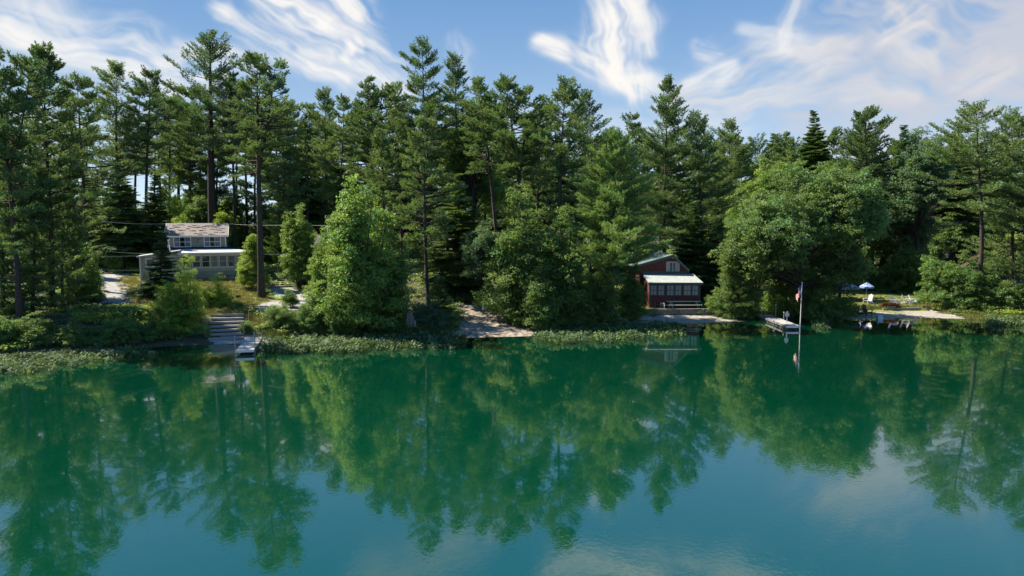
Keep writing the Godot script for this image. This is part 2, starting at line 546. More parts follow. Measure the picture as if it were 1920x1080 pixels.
func conifer(t: Node3D, kind: String, h: float, hw: float, cb: float, lean: Vector3, base: Color, big := 1.0, density := 1.0, fork := 0.0, thick := 1.0) -> void:
	var s := Shape.new()
	var r0 := (0.0085 * h + 0.06) * thick
	var wob := Vector3(rng.randf_range(-1, 1), 0, rng.randf_range(-1, 1)) * h * 0.012
	var axis := func(y: float) -> Vector3:
		var q := y / h
		return lean * q * q * 0.7 + lean * q * 0.3 + wob * sin(q * 5.0) + Vector3(0, y, 0)
	var pts := []
	var rad := []
	for i in 11:
		var q := i / 10.0
		pts.append(axis.call(-0.25 if i == 0 else h * q))
		rad.append(r0 * (1.25 if i == 0 else 1.0) * maxf(.06, pow(1.0 - q, .75)))
	s.tube(pts, rad, 7)
	var stems := [[axis, cb, h]]
	if fork > 0.0:
		var off := Vector3(fork, 0, rng.randf_range(-.6, .6))
		var y0 := h * 0.55
		var ax2 := func(y: float) -> Vector3:
			return axis.call(y) + off * smoothstep(y0, h, y) + off * 0.35 * smoothstep(y0, y0 + 3.0, y)
		var p2 := []
		var q2 := []
		for i in 7:
			var q := i / 6.0
			p2.append(ax2.call(lerpf(y0, h * .97, q)))
			q2.append(r0 * .55 * maxf(.08, 1.0 - q))
		s.tube(p2, q2, 6)
		stems.append([ax2, maxf(cb, y0 + 1.0), h * .97])
	var at := []
	var tint := []
	var gap := 0.62 / density
	var per := 4
	match kind:
		"pine": gap = 0.62 / density; per = 4
		"white": gap = 0.75 / density; per = 5
		"spruce": gap = 0.34 / density; per = 7
		"dead": gap = 0.5 / density; per = 4
	gap *= lerpf(1.0, big, .7) * .82
	hw *= 1.1
	var ph := rng.randf() * 100.0
	for st in stems:
		var y: float = st[1]
		while y < st[2] - 0.12:
			var q: float = (y - st[1]) / maxf(st[2] - st[1], 0.1)
			for b in per:
				var az := rng.randf() * TAU
				var prof := 1.0
				var rise := 0.0
				match kind:
					"pine":
						prof = pow(1.0 - q * .97, .62) * (.60 + .40 * minf(1.0, q * 2.5))
						rise = lerpf(.0, .62, q) + rng.randf_range(-.2, .2)
					"white":
						prof = pow(1.0 - q, .62) * (0.72 + .28 * minf(1.0, q * 5.0))
						rise = lerpf(-.02, .75, q * q) + rng.randf_range(-.1, .12)
					"spruce":
						prof = (1.0 - q) * .97 + .03
						rise = lerpf(-.28, .45, q) + rng.randf_range(-.08, .08)
					"dead":
						prof = pow(sin(PI * clampf(.2 + .75 * q, 0, 1)), .8)
						rise = lerpf(-.1, .6, q)
				var lump := 1.0 + .75 * noise.get_noise_3d(cos(az) * 28.0 + ph, y * 9.0, sin(az) * 28.0)
				var L: float = hw * prof * lump * rng.randf_range(.6, 1.12) * rng.randf_range(.75, 1.15)
				if kind == "spruce":
					L = hw * prof * rng.randf_range(.78, 1.08)
				L = maxf(L, .25)
				var yb := y + rng.randf() * gap
				var o: Vector3 = st[0].call(yb)
				var dir := Vector3(cos(az), 0, sin(az))
				var tip := o + dir * L + Vector3(0, rise * L * .8 + (0.10 * L if kind == "white" else 0.0), 0)
				var midp := o + dir * L * .55 + Vector3(0, rise * L * .35 - (.05 * L if kind != "pine" else 0.0), 0)
				if L > .7:
					var br := clampf(.012 * L + .008, .012, .06) * (1.6 if kind == "pine" else 1.0)
					s.tube([o, midp, tip], [br, br * .7, br * .25], 3)
				var step: float = (.40 if kind == "pine" else .44 if kind == "white" else .30) * big
				var from: float = .5 if kind == "pine" else .28 if kind == "white" else .12
				var w := L * from if L > 1.0 else 0.0
				var sg := 1.0
				while w < L - .1:
					var f := w / L
					var p := o.lerp(midp, f / .55) if f < .55 else midp.lerp(tip, (f - .55) / .45)
					var along := (tip - midp).normalized()
					var yaw := sg * rng.randf_range(.25, 1.0)
					along = along.rotated(Vector3.UP, yaw)
					if kind == "pine":
						along = (along + Vector3(rng.randf_range(-.4, .4), rng.randf_range(.0, .7), rng.randf_range(-.4, .4))).normalized()
					var zz := along.cross(Vector3(rng.randf_range(-.25, .25), 1, rng.randf_range(-.25, .25))).normalized()
					var k := big * rng.randf_range(.75, 1.2) * (1.0 if kind != "spruce" else clampf(L * .7, .5, 1.15))
					at.append(Transform3D(Basis(along, zz.cross(along), zz) * k, p))
					tint.append(tone(base))
					sg = -sg
					w += step * rng.randf_range(.7, 1.3)
				# the tip itself
				var ad := (tip - midp).normalized()
				var zt := ad.cross(Vector3.UP).normalized()
				at.append(Transform3D(Basis(ad, zt.cross(ad), zt) * (big * (1.0 if kind != "spruce" else clampf(L * .7, .45, 1.1))), tip - ad * minf(.5, L * .5)))
				tint.append(tone(base))
			y += gap * rng.randf_range(.6, 1.4)
	if kind in ["pine", "white"] and cb > 3.0:           # bare snags under the crown
		for i in int(cb * .9):
			var y := rng.randf_range(cb * .35, cb)
			var az := rng.randf() * TAU
			var o: Vector3 = axis.call(y)
			var L := rng.randf_range(.4, 1.8)
			s.tube([o, o + Vector3(cos(az) * L, rng.randf_range(-.25, .2) * L, sin(az) * L)], [.022, .008], 3)
	part(t, "trunk", s.mesh(), M.dead_bark if kind == "dead" else M.bark)
	var key: String = {"pine": "pine", "white": "white", "spruce": "fir", "dead": "bare"}[kind]
	scatter(t, "crown", SP[key][rng.randi() % 4], M.needle, at, tint).set_meta("kind", "stuff")

func leafy(t: Node3D, form: String, h: float, hw: float, cb: float, lean: Vector3, base: Color, fine := false, big := 1.0, density := 1.0, bark: Material = null) -> void:
	var s := Shape.new()
	var at := []
	var tint := []
	var ch := h - cb
	var rc := clampf(hw * .22, .30, .85) * lerpf(1.0, big, .8)
	var sc := clampf(rc * 1.0, .45, .80) * lerpf(1.0, big, .3)
	var area := TAU * hw * ch * .75
	var n := int(area / (rc * rc * .9) * density) + 4
	var r0 := clampf(.011 * h + .02, .03, .3)
	var multi := form == "shrub" or form == "multi"
	if not multi:
		s.tube([Vector3(0, -.25, 0), lean * .3 + Vector3(0, cb + ch * .2, 0), lean * .7 + Vector3(0, cb + ch * .6, 0), lean + Vector3(0, h * .96, 0)], [r0 * 1.2, r0 * .8, r0 * .45, r0 * .08], 7)
	# several lobes or leaders make up the crown, with gaps between them
	var lobes := []
	var many: int = {"round": 12, "multi": 7, "cone": 1, "shrub": 5}[form]
	for k in many:
		var la := k * 2.39996 + rng.randf_range(-.5, .5)
		var far := 0.0 if k == 0 else rng.randf_range(.36, .62)
		if form == "round":
			var lr := hw * rng.randf_range(.36, .50)
			var lv := ch * rng.randf_range(.22, .32)
			var ly := h - lv if k == 0 else cb + ch * (.10 + .62 * fposmod(k * .618, 1.0))
			lobes.append([Vector3(cos(la) * hw * far, ly, sin(la) * hw * far), lr, lv, ly])
		else:
			var top := h if k == 0 else lerpf(cb, h, rng.randf_range(.62, .98) - far * .25)
			lobes.append([Vector3(cos(la), 0, sin(la)) * hw * (far if many > 1 else 0.0), hw * (1.0 if many == 1 else rng.randf_range(.46, .60)), 0.0, top])
	for i in n:
		var q := rng.randf()
		var az := i * 2.39996 + rng.randf_range(-.4, .4)
		var lobe: Array = lobes[i % many]
		var lump := 1.0 + .8 * noise.get_noise_3d(cos(az) * 40.0 + h * 31.0 + (i % many) * 91.0, q * 70.0, sin(az) * 40.0 + hw * 17.0)
		var k := rng.randf_range(.7, 1.0) if rng.randf() < .72 else rng.randf_range(.1, .7)
		var ctr: Vector3
		if form == "round":
			var vy := rng.randf_range(-.55, 1.0)
			var vr := sqrt(maxf(0.0, 1.0 - vy * vy)) * lump
			ctr = lobe[0] + Vector3(cos(az) * vr * lobe[1], vy * lobe[2], sin(az) * vr * lobe[1]) * k
			q = clampf((ctr.y - cb) / ch, 0.0, 1.0)
		else:
			q = 1.0 - pow(1.0 - q * .985, .68)
			var e: float = pow(1.0 - q, .7 if form != "shrub" else .5) * lump + .05
			ctr = lobe[0] * (.7 + .3 * q) + Vector3(cos(az) * lobe[1] * e * k, lerpf(cb, lobe[3], q), sin(az) * lobe[1] * e * k)
		ctr += lean * clampf(ctr.y / h, 0.0, 1.0)
		ctr.y = minf(ctr.y, h - rc * .3)
		if rng.randf() < (.35 if multi else .3):
			var root: Vector3 = lobe[0] * .25 + Vector3(0, -.15, 0) if multi else lean * q * .7 + Vector3(0, maxf(.3, cb * .8 + ch * q * .5), 0)
			var mid := root.lerp(ctr, .5) + Vector3(0, rc * .25, 0)
			var br := clampf(.010 * (ctr - root).length() + .006, .01, .09)
			s.tube([root, mid, ctr], [br, br * .7, br * .3], 4)
		# a leafy shoot reaching out and up from the limb, with flat sprays along it
		var cl := rc * rng.randf_range(1.1, 2.0)
		var ct := tone(base, .16)
		var out := Vector3(cos(az), 0, sin(az)) * (1.0 - q * .55) + Vector3(rng.randf_range(-.45, .45), rng.randf_range(.05, .55) + q * .75, rng.randf_range(-.45, .45))
		out = out.normalized()
		var count := int(cl / (sc * .42)) + 2
		for j in count:
			var f := (j + .5) / count
			var wide := rc * .95 * (1.0 - f * .7)
			var p := ctr + out * cl * (f - .55) + Vector3(rng.randf_range(-1, 1) * wide, rng.randf_range(-.5, .5) * wide - f * f * .1, rng.randf_range(-1, 1) * wide)
			if p.y < 0.08:
				continue
			p.y = minf(p.y, h)
			var up := (Vector3.UP + out * .35 + Vector3(rng.randf_range(-.6, .6), 0, rng.randf_range(-.6, .6))).normalized()
			var xx := up.cross(Vector3(cos(rng.randf() * TAU), .1, sin(rng.randf() * TAU))).normalized()
			at.append(Transform3D(Basis(xx, up, xx.cross(up)) * (sc * rng.randf_range(.7, 1.15) * (1.0 - .35 * f)), p))
			tint.append(tone(ct, .14))
	if s.v.size():
		part(t, "trunk" if not multi else "stem", s.mesh(), bark if bark else M.bark)
	scatter(t, "crown" if form != "shrub" else "foliage", SP.fine[rng.randi() % 4] if fine else SP.leaf[rng.randi() % 4], M.leaf, at, tint).set_meta("kind", "stuff")

var DARK := Color(.120, .205, .080)
var MID := Color(.160, .270, .082)
var LIGHT := Color(.220, .345, .090)
var LIME := Color(.31, .43, .080)
var PINE := Color(.128, .210, .080)
var PINE2 := Color(.162, .246, .090)
var BLUE := Color(.140, .240, .130)

# one row per tree: kind, base px, distance, top px, top py, half width px, lowest leaves py, colour, label, extra
func tree(kind: String, bpx: float, d: float, tpx: float, tpy: float, hwpx: float, cbpy: float, col: Color, label: String, x := {}) -> void:
	var gx := wx(bpx, d, 3.0)
	d = maxf(d, shore_d(gx) + 1.0)
	var g := ground(gx, d)
	gx = wx(bpx, d, g.y)
	g = ground(gx, d)
	var h := wy(tpy, d) - g.y
	var lean := Vector3(wx(tpx, d, g.y + h) - gx, 0, fposmod(bpx * 7.31 + d, 2.4) - 1.2)
	var hw := hwpx * d / F
	var cb := maxf(0.0, wy(cbpy, d) - g.y)
	var called: String = {"pine": "pine_tree", "white": "white_pine_tree", "spruce": "spruce_tree", "dead": "dead_tree", "round": "maple_tree", "cone": "young_tree", "multi": "multi_stemmed_tree", "shrub": "shrub"}[kind]
	var t := thing(x.get("name", called), label, "shrub" if kind == "shrub" else "tree", g, x.get("group", ""))
	rng.seed = int(bpx * 131.0 + d * 17.0 + tpy)
	if kind in ["pine", "white", "spruce", "dead"]:
		conifer(t, kind, h, hw, cb, lean, col, x.get("big", 1.0), x.get("density", 1.0), x.get("fork", 0.0), x.get("thick", 1.0))
	else:
		leafy(t, kind, h, hw, cb, lean, col, x.get("fine", false), x.get("big", 1.0), x.get("density", 1.0), x.get("bark", null))

# ---------------------------------------------------------------- ground sheets and water
var regions := {
	"path": [[905, 543], [942, 546], [946, 565], [928, 580], [962, 601], [1012, 619], [1010, 634], [815, 634], [832, 620], [868, 602], [856, 575], [872, 555]],
	"beach": [[392, 650], [394, 634], [420, 625], [500, 624], [545, 632], [545, 652]],
	"footpath": [[506, 538], [546, 538], [590, 552], [645, 562], [640, 575], [560, 582], [470, 581], [474, 573], [522, 566]],
	"driveway": [[180, 512], [245, 511], [218, 524], [246, 560], [257, 575], [204, 576], [198, 540]],
	"cottage_beach": [[1196, 596], [1225, 591], [1335, 589], [1380, 600], [1370, 614], [1190, 614]],
	"bay_beach": [[1560, 590], [1640, 588], [1725, 581], [1790, 589], [1835, 599], [1835, 608], [1560, 608]],
	"lawn": [[1560, 548], [1640, 545], [1725, 560], [1732, 581], [1640, 588], [1560, 591]],
	"cottage_lawn": [[1176, 568], [1350, 566], [1356, 585], [1330, 587], [1176, 590]],
	"yard": [[222, 518], [290, 514], [480, 526], [506, 545], [520, 566], [474, 575], [470, 585], [500, 600], [490, 628], [376, 630], [360, 600], [255, 592], [248, 560], [224, 528]],
}

func region_of(x: float, d: float, h: float) -> String:
	var p := proj(Vector3(x, h, -d))
	p.x += 22.0 * noise.get_noise_2d(x * 25.0, d * 25.0) + 14.0 * noise.get_noise_2d(x * 90.0, d * 90.0)
	p.y += 6.0 * noise.get_noise_2d(x * 25.0 + 900.0, d * 25.0)
	for k in regions:
		var box_: Rect2 = boxes[k]
		if box_.has_point(p) and Geometry2D.is_point_in_polygon(p, polys[k]):
			return k
	return "ground"

var boxes := {}
var polys := {}

func land() -> void:
	for k in regions:
		var a := PackedVector2Array()
		var b := Rect2(Vector2(regions[k][0][0], regions[k][0][1]), Vector2.ZERO)
		for q in regions[k]:
			a.append(Vector2(q[0], q[1]))
			b = b.expand(Vector2(q[0], q[1]))
		polys[k] = a
		boxes[k] = b
	var sheets := {"ground": Shape.new(), "lake_bed": Shape.new()}
	for k in regions:
		sheets[k] = Shape.new()
	# [x from, x to, d from, d to, step, hole]
	for g in [[-48.0, 68.0, 44.0, 92.0, 0.25, null], [-400.0, 400.0, -100.0, 700.0, 4.0, Rect2(-48, 44, 116, 48)]]:
		var st: float = g[4]
		var nx := int((g[1] - g[0]) / st)
		var nd := int((g[3] - g[2]) / st)
		var hs := PackedFloat32Array()
		hs.resize((nx + 1) * (nd + 1))
		for j in nd + 1:
			for i in nx + 1:
				hs[j * (nx + 1) + i] = height(g[0] + i * st, g[2] + j * st)
		for j in nd:
			for i in nx:
				var x: float = g[0] + i * st
				var d: float = g[2] + j * st
				if g[5] and g[5].has_point(Vector2(x + st * .5, d + st * .5)):
					continue
				var a := hs[j * (nx + 1) + i]
				var b := hs[j * (nx + 1) + i + 1]
				var c := hs[(j + 1) * (nx + 1) + i]
				var e := hs[(j + 1) * (nx + 1) + i + 1]
				var k := "lake_bed"
				if maxf(maxf(a, b), maxf(c, e)) > -0.12:
					k = region_of(x + st * .5, d + st * .5, (a + e) * .5) if st < 1.0 else "ground"
				sheets[k].quad(Vector3(x, a, -d), Vector3(x, c, -d - st), Vector3(x + st, e, -d - st), Vector3(x + st, b, -d))
	var mats := {"ground": M.litter, "lake_bed": M.sand, "path": M.path, "beach": M.gravel, "footpath": M.gravel, "driveway": M.gravel, "cottage_beach": M.sand, "bay_beach": M.sand, "lawn": M.lawn, "cottage_lawn": M.lawn, "yard": M.yard}
	var names := {"cottage_beach": "beach_001", "bay_beach": "beach_002", "cottage_lawn": "lawn_001", "yard": "yard", "footpath": "path_001"}
	for k in sheets:
		if sheets[k].v.size():
			structure(names.get(k, k), sheets[k].mesh(), mats[k])
	var w := Shape.new()
	for j in 30:
		for i in 50:
			var x := -400.0 + i * 16.0
			var z := 100.0 - j * 6.5
			for q in [[x, z], [x, z - 6.5], [x + 16.0, z - 6.5], [x + 16.0, z]]:
				w.v.append(Vector3(q[0], 0, q[1]))
				w.n.append(Vector3.UP)
				w.uv.append(Vector2(q[0], q[1]))
			var m := w.v.size() - 4
			for q in [0, 1, 2, 0, 2, 3]:
				w.ix.append(m + q)
	structure("water", w.mesh(), M.water)

func strew(called: String, label: String, category: String, poly: Array, count: int, meshes: Array, mt: Material, cols: Array, size: Vector2, on_water := false, lift := 0.0) -> void:
	var pg := PackedVector2Array()
	var b := Rect2(Vector2(poly[0][0], poly[0][1]), Vector2.ZERO)
	for q in poly:
		pg.append(Vector2(q[0], q[1]))
		b = b.expand(Vector2(q[0], q[1]))
	var at := []
	var tint := []
	var tries := 0
	while at.size() < count and tries < count * 12:
		tries += 1
		var p := Vector2(rng.randf_range(b.position.x, b.end.x), rng.randf_range(b.position.y, b.end.y))
		var edge := Vector2(p.x + 26.0 * noise.get_noise_1d(p.y * 40.0 + p.x * 9.0), p.y + (16.0 if on_water else 7.0) * noise.get_noise_1d(p.x * 9.0) + rng.randfn() * (2.5 if on_water else .5))
		if not Geometry2D.is_point_in_polygon(edge, pg):
			continue
		if on_water and noise.get_noise_2d(p.x * 4.0, p.y * 18.0) < rng.randf_range(-.4, .25):
			continue
		var w: Vector3
		if on_water:
			var r := ray(p.x, p.y)
			w = Vector3(0, CAM, 0) + r * (CAM / -r.y)
			w.y = maxf(0.0, height(w.x, -w.z))
		else:
			w = on_ground(p.x, p.y)
		w.y += lift
		var k := rng.randf_range(size.x, size.y)
		if on_water:
			k *= clampf(1.0 + 1.6 * noise.get_noise_2d(p.x * 6.0 + 70.0, p.y * 20.0), .35, 1.3)
		at.append(Transform3D(Basis(Vector3.UP, rng.randf() * TAU) * k, w))
		tint.append(tone(cols[rng.randi() % cols.size()], .25))
	var o := scatter(self, numbered(called), meshes[0], mt, at, tint)
	tag(o, label, category)
	o.set_meta("kind", "stuff")

# ---------------------------------------------------------------- building helpers
func wall(parent: Node3D, called: String, x0: float, x1: float, y0: float, y1: float, z: float, thick: float, holes: Array, mt: Material) -> MeshInstance3D:
	var xs := [x0, x1]
	var ys := [y0, y1]
	for o in holes:
		xs.append(o[0]); xs.append(o[1])
		ys.append(o[2]); ys.append(o[3])
	xs.sort()
	ys.sort()
	var s := Shape.new()
	for i in xs.size() - 1:
		for j in ys.size() - 1:
			if xs[i + 1] - xs[i] < .002 or ys[j + 1] - ys[j] < .002:
				continue
			var c := Vector2((xs[i] + xs[i + 1]) * .5, (ys[j] + ys[j + 1]) * .5)
			var open := false
			for o in holes:
				open = open or (c.x > o[0] and c.x < o[1] and c.y > o[2] and c.y < o[3])
			if not open:
				s.cuboid(Vector3(xs[i], ys[j], z - thick), Vector3(xs[i + 1], ys[j + 1], z))
	return part(parent, called, s.mesh(), mt)

func window(parent: Node3D, x0: float, x1: float, y0: float, y1: float, z: float, cols: int, rows: int, mt: Material, fw := 0.07, curtain: Material = null, label := "") -> void:
	var s := Shape.new()
	s.cuboid(Vector3(x0 - fw, y0 - fw, z - .06), Vector3(x0 + .015, y1 + fw, z + .035))
	s.cuboid(Vector3(x1 - .015, y0 - fw, z - .06), Vector3(x1 + fw, y1 + fw, z + .035))
	s.cuboid(Vector3(x0 + .015, y0 - fw, z - .06), Vector3(x1 - .015, y0 + .015, z + .035))
	s.cuboid(Vector3(x0 + .015, y1 - .015, z - .06), Vector3(x1 - .015, y1 + fw, z + .035))
	var b := 0.028
	for i in range(1, cols):
		var x := lerpf(x0, x1, float(i) / cols)
		s.cuboid(Vector3(x - b, y0 + .015, z - .055), Vector3(x + b, y1 - .015, z + .01))
	for j in range(1, rows):
		var y := lerpf(y0, y1, float(j) / rows)
		s.cuboid(Vector3(x0 + .015, y - b, z - .05), Vector3(x1 - .015, y + b, z + .006))
	var o := part(parent, "window", s.mesh(), mt)
	if label:
		o.set_meta("label", label)
	for i in cols:
		for j in rows:
			var a := lerpf(x0, x1, float(i) / cols)
			var e := lerpf(x0, x1, float(i + 1) / cols)
			var c := lerpf(y0, y1, float(j) / rows)
			var f := lerpf(y0, y1, float(j + 1) / rows)
			var g := Shape.new()
			g.quad(Vector3(a, c, z - .03), Vector3(a, f, z - .03), Vector3(e, f, z - .03), Vector3(e, c, z - .03))
			part(o, "pane", g.mesh(), M.glass)
	if curtain:
		for side in [0, 1]:
			var c := Shape.new()
			var w := (x1 - x0) * (.30 if cols > 1 else .46)
			var a := x0 if side == 0 else x1 - w
			for i in 14:
				var q0 := a + w * i / 14.0
				var q1 := a + w * (i + 1) / 14.0
				var z0 := z - .14 + .03 * sin(i * 1.7)
				var z1 := z - .14 + .03 * sin((i + 1) * 1.7)
				c.quad(Vector3(q0, y0 - .02, z0), Vector3(q0, y1 + .02, z0), Vector3(q1, y1 + .02, z1), Vector3(q1, y0 - .02, z1))
			part(o, "curtain", c.mesh(), curtain)

func slab(parent: Node3D, called: String, a: Vector3, b: Vector3, c: Vector3, d: Vector3, thick: float, mt: Material) -> MeshInstance3D:
	var s := Shape.new()
	var k := (c - a).cross(b - a).normalized() * -thick
	if k.y > 0.0:
		k = -k
	s.quad(a, b, c, d)
	s.quad(d + k, c + k, b + k, a + k)
	for e in [[a, b], [b, c], [c, d], [d, a]]:
		s.quad(e[0], e[0] + k, e[1] + k, e[1])
	return part(parent, called, s.mesh(), mt)

func prism(parent: Node3D, called: String, outline: Array, z0: float, z1: float, mt: Material) -> MeshInstance3D:
	var s := Shape.new()
	var pg := PackedVector2Array()
	for q in outline:
		pg.append(q)
	var ids := Geometry2D.triangulate_polygon(pg)
	for i in range(0, ids.size(), 3):
		var q := [pg[ids[i]], pg[ids[i + 1]], pg[ids[i + 2]]]
		s.tri(Vector3(q[0].x, q[0].y, z1), Vector3(q[1].x, q[1].y, z1), Vector3(q[2].x, q[2].y, z1), Vector3(0, 0, 1))
		s.tri(Vector3(q[2].x, q[2].y, z0), Vector3(q[1].x, q[1].y, z0), Vector3(q[0].x, q[0].y, z0), Vector3(0, 0, -1))
	for i in pg.size():
		var a := pg[i]
		var b := pg[(i + 1) % pg.size()]
		s.quad(Vector3(a.x, a.y, z0), Vector3(a.x, a.y, z1), Vector3(b.x, b.y, z1), Vector3(b.x, b.y, z0))
	return part(parent, called, s.mesh(), mt)

# ---------------------------------------------------------------- the two cottages
func grey_cottage() -> void:
	var d := 75.0
	var z := -d
	var X := func(px: float) -> float: return wx(px, d, 5.0)
	var x0: float = X.call(319.0)
	var x1: float = X.call(466.5)
	var yg := 3.0
	var t := world_thing("cottage", "grey-green two-storey cottage with a long glazed porch above the shrubs", "cottage", Vector3((x0 + x1) * .5, yg, z - 3.0))
	var ye := wy(477.5, d)
	var yt := wy(479.6, d)
	var yb := wy(500.0, d)
	var ys := wy(517.0, d)
	wall(t, "foundation", x0 + .05, x1 - .05, yg - .8, ys, z - .06, 4.2, [], M.concrete)
	var holes := []
	for q in [[326.6, 339.5], [344, 357], [361, 374], [377, 389.3], [392.7, 405], [408.7, 421], [425.7, 437.7], [441, 452.8], [456, 464.4]]:
		holes.append([X.call(q[0]), X.call(q[1]), yb, yt])
	wall(t, "porch_wall", x0, x1, ys, yt + .02, z, .14, holes, M.olive)
	wall(t, "porch_header", x0, x1, yt + .02, ye + .12, z, .13, [], M.cream)
	for h in holes:
		window(t, h[0], h[1], h[2], h[3], z, 1, 2, M.cream, .075, M.cloth if holes.find(h) in [3, 7, 8] else null)
	box(t, "sill_board", Vector3((x0 + x1) * .5, yb - .14, z + .03), Vector3(x1 - x0, .10, .06), M.cream)
	box(t, "porch_end_wall", Vector3(x1 - .07, (ys + ye) * .5, z - 2.1), Vector3(.13, ye - ys, 3.9), M.olive)
	box(t, "porch_floor", Vector3((x0 + x1) * .5, ys + .06, z - 2.1), Vector3(x1 - x0 - .3, .08, 3.8), M.wood)
	# wing beside the porch
	var wx0: float = X.call(250.5)
	var wyl := wy(480.0, d)
	var wyr := wy(470.5, d)
	var wb := wy(519.0, d)
	wall(t, "wing_wall", wx0, x0 - .003, wb - .5, wyl - .02, z + .02, .14, [[X.call(262.5), X.call(276.0), wy(497.5, d), wy(484.0, d)]], M.olive)
	prism(t, "wing_gable", [Vector2(wx0, wyl - .02), Vector2(x0, wyl - .02), Vector2(x0, wyr - .14), Vector2(wx0, wyl + .0)], z - .12, z + .02, M.olive)
	window(t, X.call(262.5), X.call(276.0), wy(497.5, d), wy(484.0, d), z + .02, 1, 1, M.white, .10)
	box(t, "wing_side_wall", Vector3(wx0 + .07, (wb + wyl) * .5 - .25, z - 2.6), Vector3(.13, wyl - wb + .5, 4.9), M.olive)
	box(t, "corner_board", Vector3(wx0 + .06, (wb + wyl) * .5 - .25, z + .04), Vector3(.14, wyl - wb + .45, .04), M.white)
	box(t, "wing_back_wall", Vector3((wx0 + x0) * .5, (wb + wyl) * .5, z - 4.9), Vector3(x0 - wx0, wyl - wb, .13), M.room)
	slab(t, "wing_roof", Vector3(wx0 - .25, wyl + .1, z + .3), Vector3(wx0 - .25, wyl + .1, z - 5.3), Vector3(x0 + .1, wyr + .12, z - 5.3), Vector3(x0 + .1, wyr + .12, z + .3), .12, M.tin)
	# porch roof
	var d2 := 79.0
	var yr := wy(466.0, d2)
	slab(t, "porch_roof", Vector3(x0 - .1, ye + .26, z + .4), Vector3(x0 + .1, yr, -d2), Vector3(wx(439, d2, 6.5), yr, -d2), Vector3(x1 + .25, ye + .26, z + .4), .10, M.tin)
	box(t, "fascia", Vector3((x0 + x1) * .5 + .07, ye + .13, z + .40), Vector3(x1 - x0 + .33, .15, .04), M.white)
	# upper storey
	var u0 := wx(325.0, d2, 7.0)
	var u1 := wx(430.0, d2, 7.0)
	var uy := wy(442.5, d2)
	var uh := []
	for q in [[336.6, 365.6], [390.6, 419.2]]:
		uh.append([wx(q[0], d2, 7.0), wx(q[1], d2, 7.0), wy(461.5, d2), wy(444.5, d2)])
	wall(t, "upper_wall", u0, u1, ye - 2.2, uy, -d2 - .02, .15, uh, M.sage)
	for h in uh:
		window(t, h[0], h[1], h[2], h[3], -d2 - .02, 3, 2, M.white, .075, M.blue_cloth)
	box(t, "flashing", Vector3((u0 + u1) * .5 + .1, yr + .10, -d2 + .02), Vector3(u1 - u0 + .45, .22, .06), M.dark)
	for x in [u0 + .05, u1 - .05]:
		box(t, "corner_board", Vector3(x, (yr + uy) * .5 + .1, -d2 + .005), Vector3(.12, uy - yr - .22, .04), M.white)
	var rd := 82.0
	var ry := wy(418.5, rd)
	var re := wy(441.5, d2 - .35)
	var back := -rd - (rd - d2)
	for x in [u0, u1 - .14]:
		var g := Shape.new()
		var o := [Vector3(x, ye - 2.2, -d2 - .17), Vector3(x, uy, -d2 - .17), Vector3(x, ry - .2, -rd), Vector3(x, uy, back), Vector3(x, ye - 2.2, back)]
		for k in range(1, 4):
			g.tri(o[0], o[k], o[k + 1], Vector3(-1, 0, 0))
			g.tri(o[0] + Vector3(.14, 0, 0), o[k + 1] + Vector3(.14, 0, 0), o[k] + Vector3(.14, 0, 0), Vector3(1, 0, 0))
		part(t, "side_wall", g.mesh(), M.sage)
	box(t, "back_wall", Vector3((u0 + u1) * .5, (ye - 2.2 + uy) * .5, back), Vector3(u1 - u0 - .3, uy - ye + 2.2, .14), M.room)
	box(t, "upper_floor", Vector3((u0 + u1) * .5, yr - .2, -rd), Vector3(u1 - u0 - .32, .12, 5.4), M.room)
	var e0 := wx(318.5, d2, 8.0)
	var e1 := wx(434.0, d2, 8.0)
	var rf := slab(t, "roof", Vector3(e0, re, -d2 + .35), Vector3(e0, ry, -rd), Vector3(e1, ry, -rd), Vector3(e1, re, -d2 + .35), .10, M.shingle)
	slab(t, "roof", Vector3(e1, re, back - .35), Vector3(e1, ry, -rd - .01), Vector3(e0, ry, -rd - .01), Vector3(e0, re, back - .35), .10, M.shingle)
	# lifted courses of old shingles
	for i in 46:
		var fx := rng.randf()
		var fy := rng.randf_range(.08, .9)
		var w := rng.randf_range(.35, 1.1)
		var a := Vector3(lerpf(e0 + .6, e1 - .6, fx), lerpf(re, ry, fy), lerpf(-d2 + .35, -rd, fy))
		var cr := box(rf, "shingle", a + Vector3(0, .03, .02), Vector3(w, .022, .16), M.shingle, Vector3(rng.randf_range(.25, .5), 0, rng.randf_range(-.12, .12)))
		cr.set_meta("kind", "thing")
	box(t, "eave_board", Vector3((e0 + e1) * .5, re - .10, -d2 + .37), Vector3(e1 - e0, .13, .04), M.white)
	for x in [e0 - .02, e1 + .02]:
		slab(t, "rake_board", Vector3(x - .02, re - .01, -d2 + .36), Vector3(x - .02, ry + .02, -rd), Vector3(x + .02, ry + .02, -rd), Vector3(x + .02, re - .01, -d2 + .36), .16, M.white)
	# antlers over the porch
	var an := Shape.new()
	var ac := Vector3(wx(378.5, d2, 8.0), wy(449.0, d2), -d2 + .05)
	an.tube([ac + Vector3(0, -.28, 0), ac], [.05, .07], 6)
	for sg in [-1.0, 1.0]:
		an.tube([ac, ac + Vector3(.22 * sg, .12, .05), ac + Vector3(.48 * sg, .16, .1), ac + Vector3(.55 * sg, .30, .12)], [.035, .03, .025, .012], 5)
		an.tube([ac + Vector3(.25 * sg, .12, .05), ac + Vector3(.28 * sg, .32, .1)], [.025, .01], 5)
	var horns := part(t, "antlers", an.mesh(), M.dead_bark)
	horns.set_meta("label", "pair of antlers fixed between the upper windows")
	pole(t, "vent_pipe", Vector3(wx(315.5, 77, 7), yr - .3, -77.5), Vector3(wx(313.5, 77, 7), wy(449.5, 77), -77.5), .06, .06, M.white)
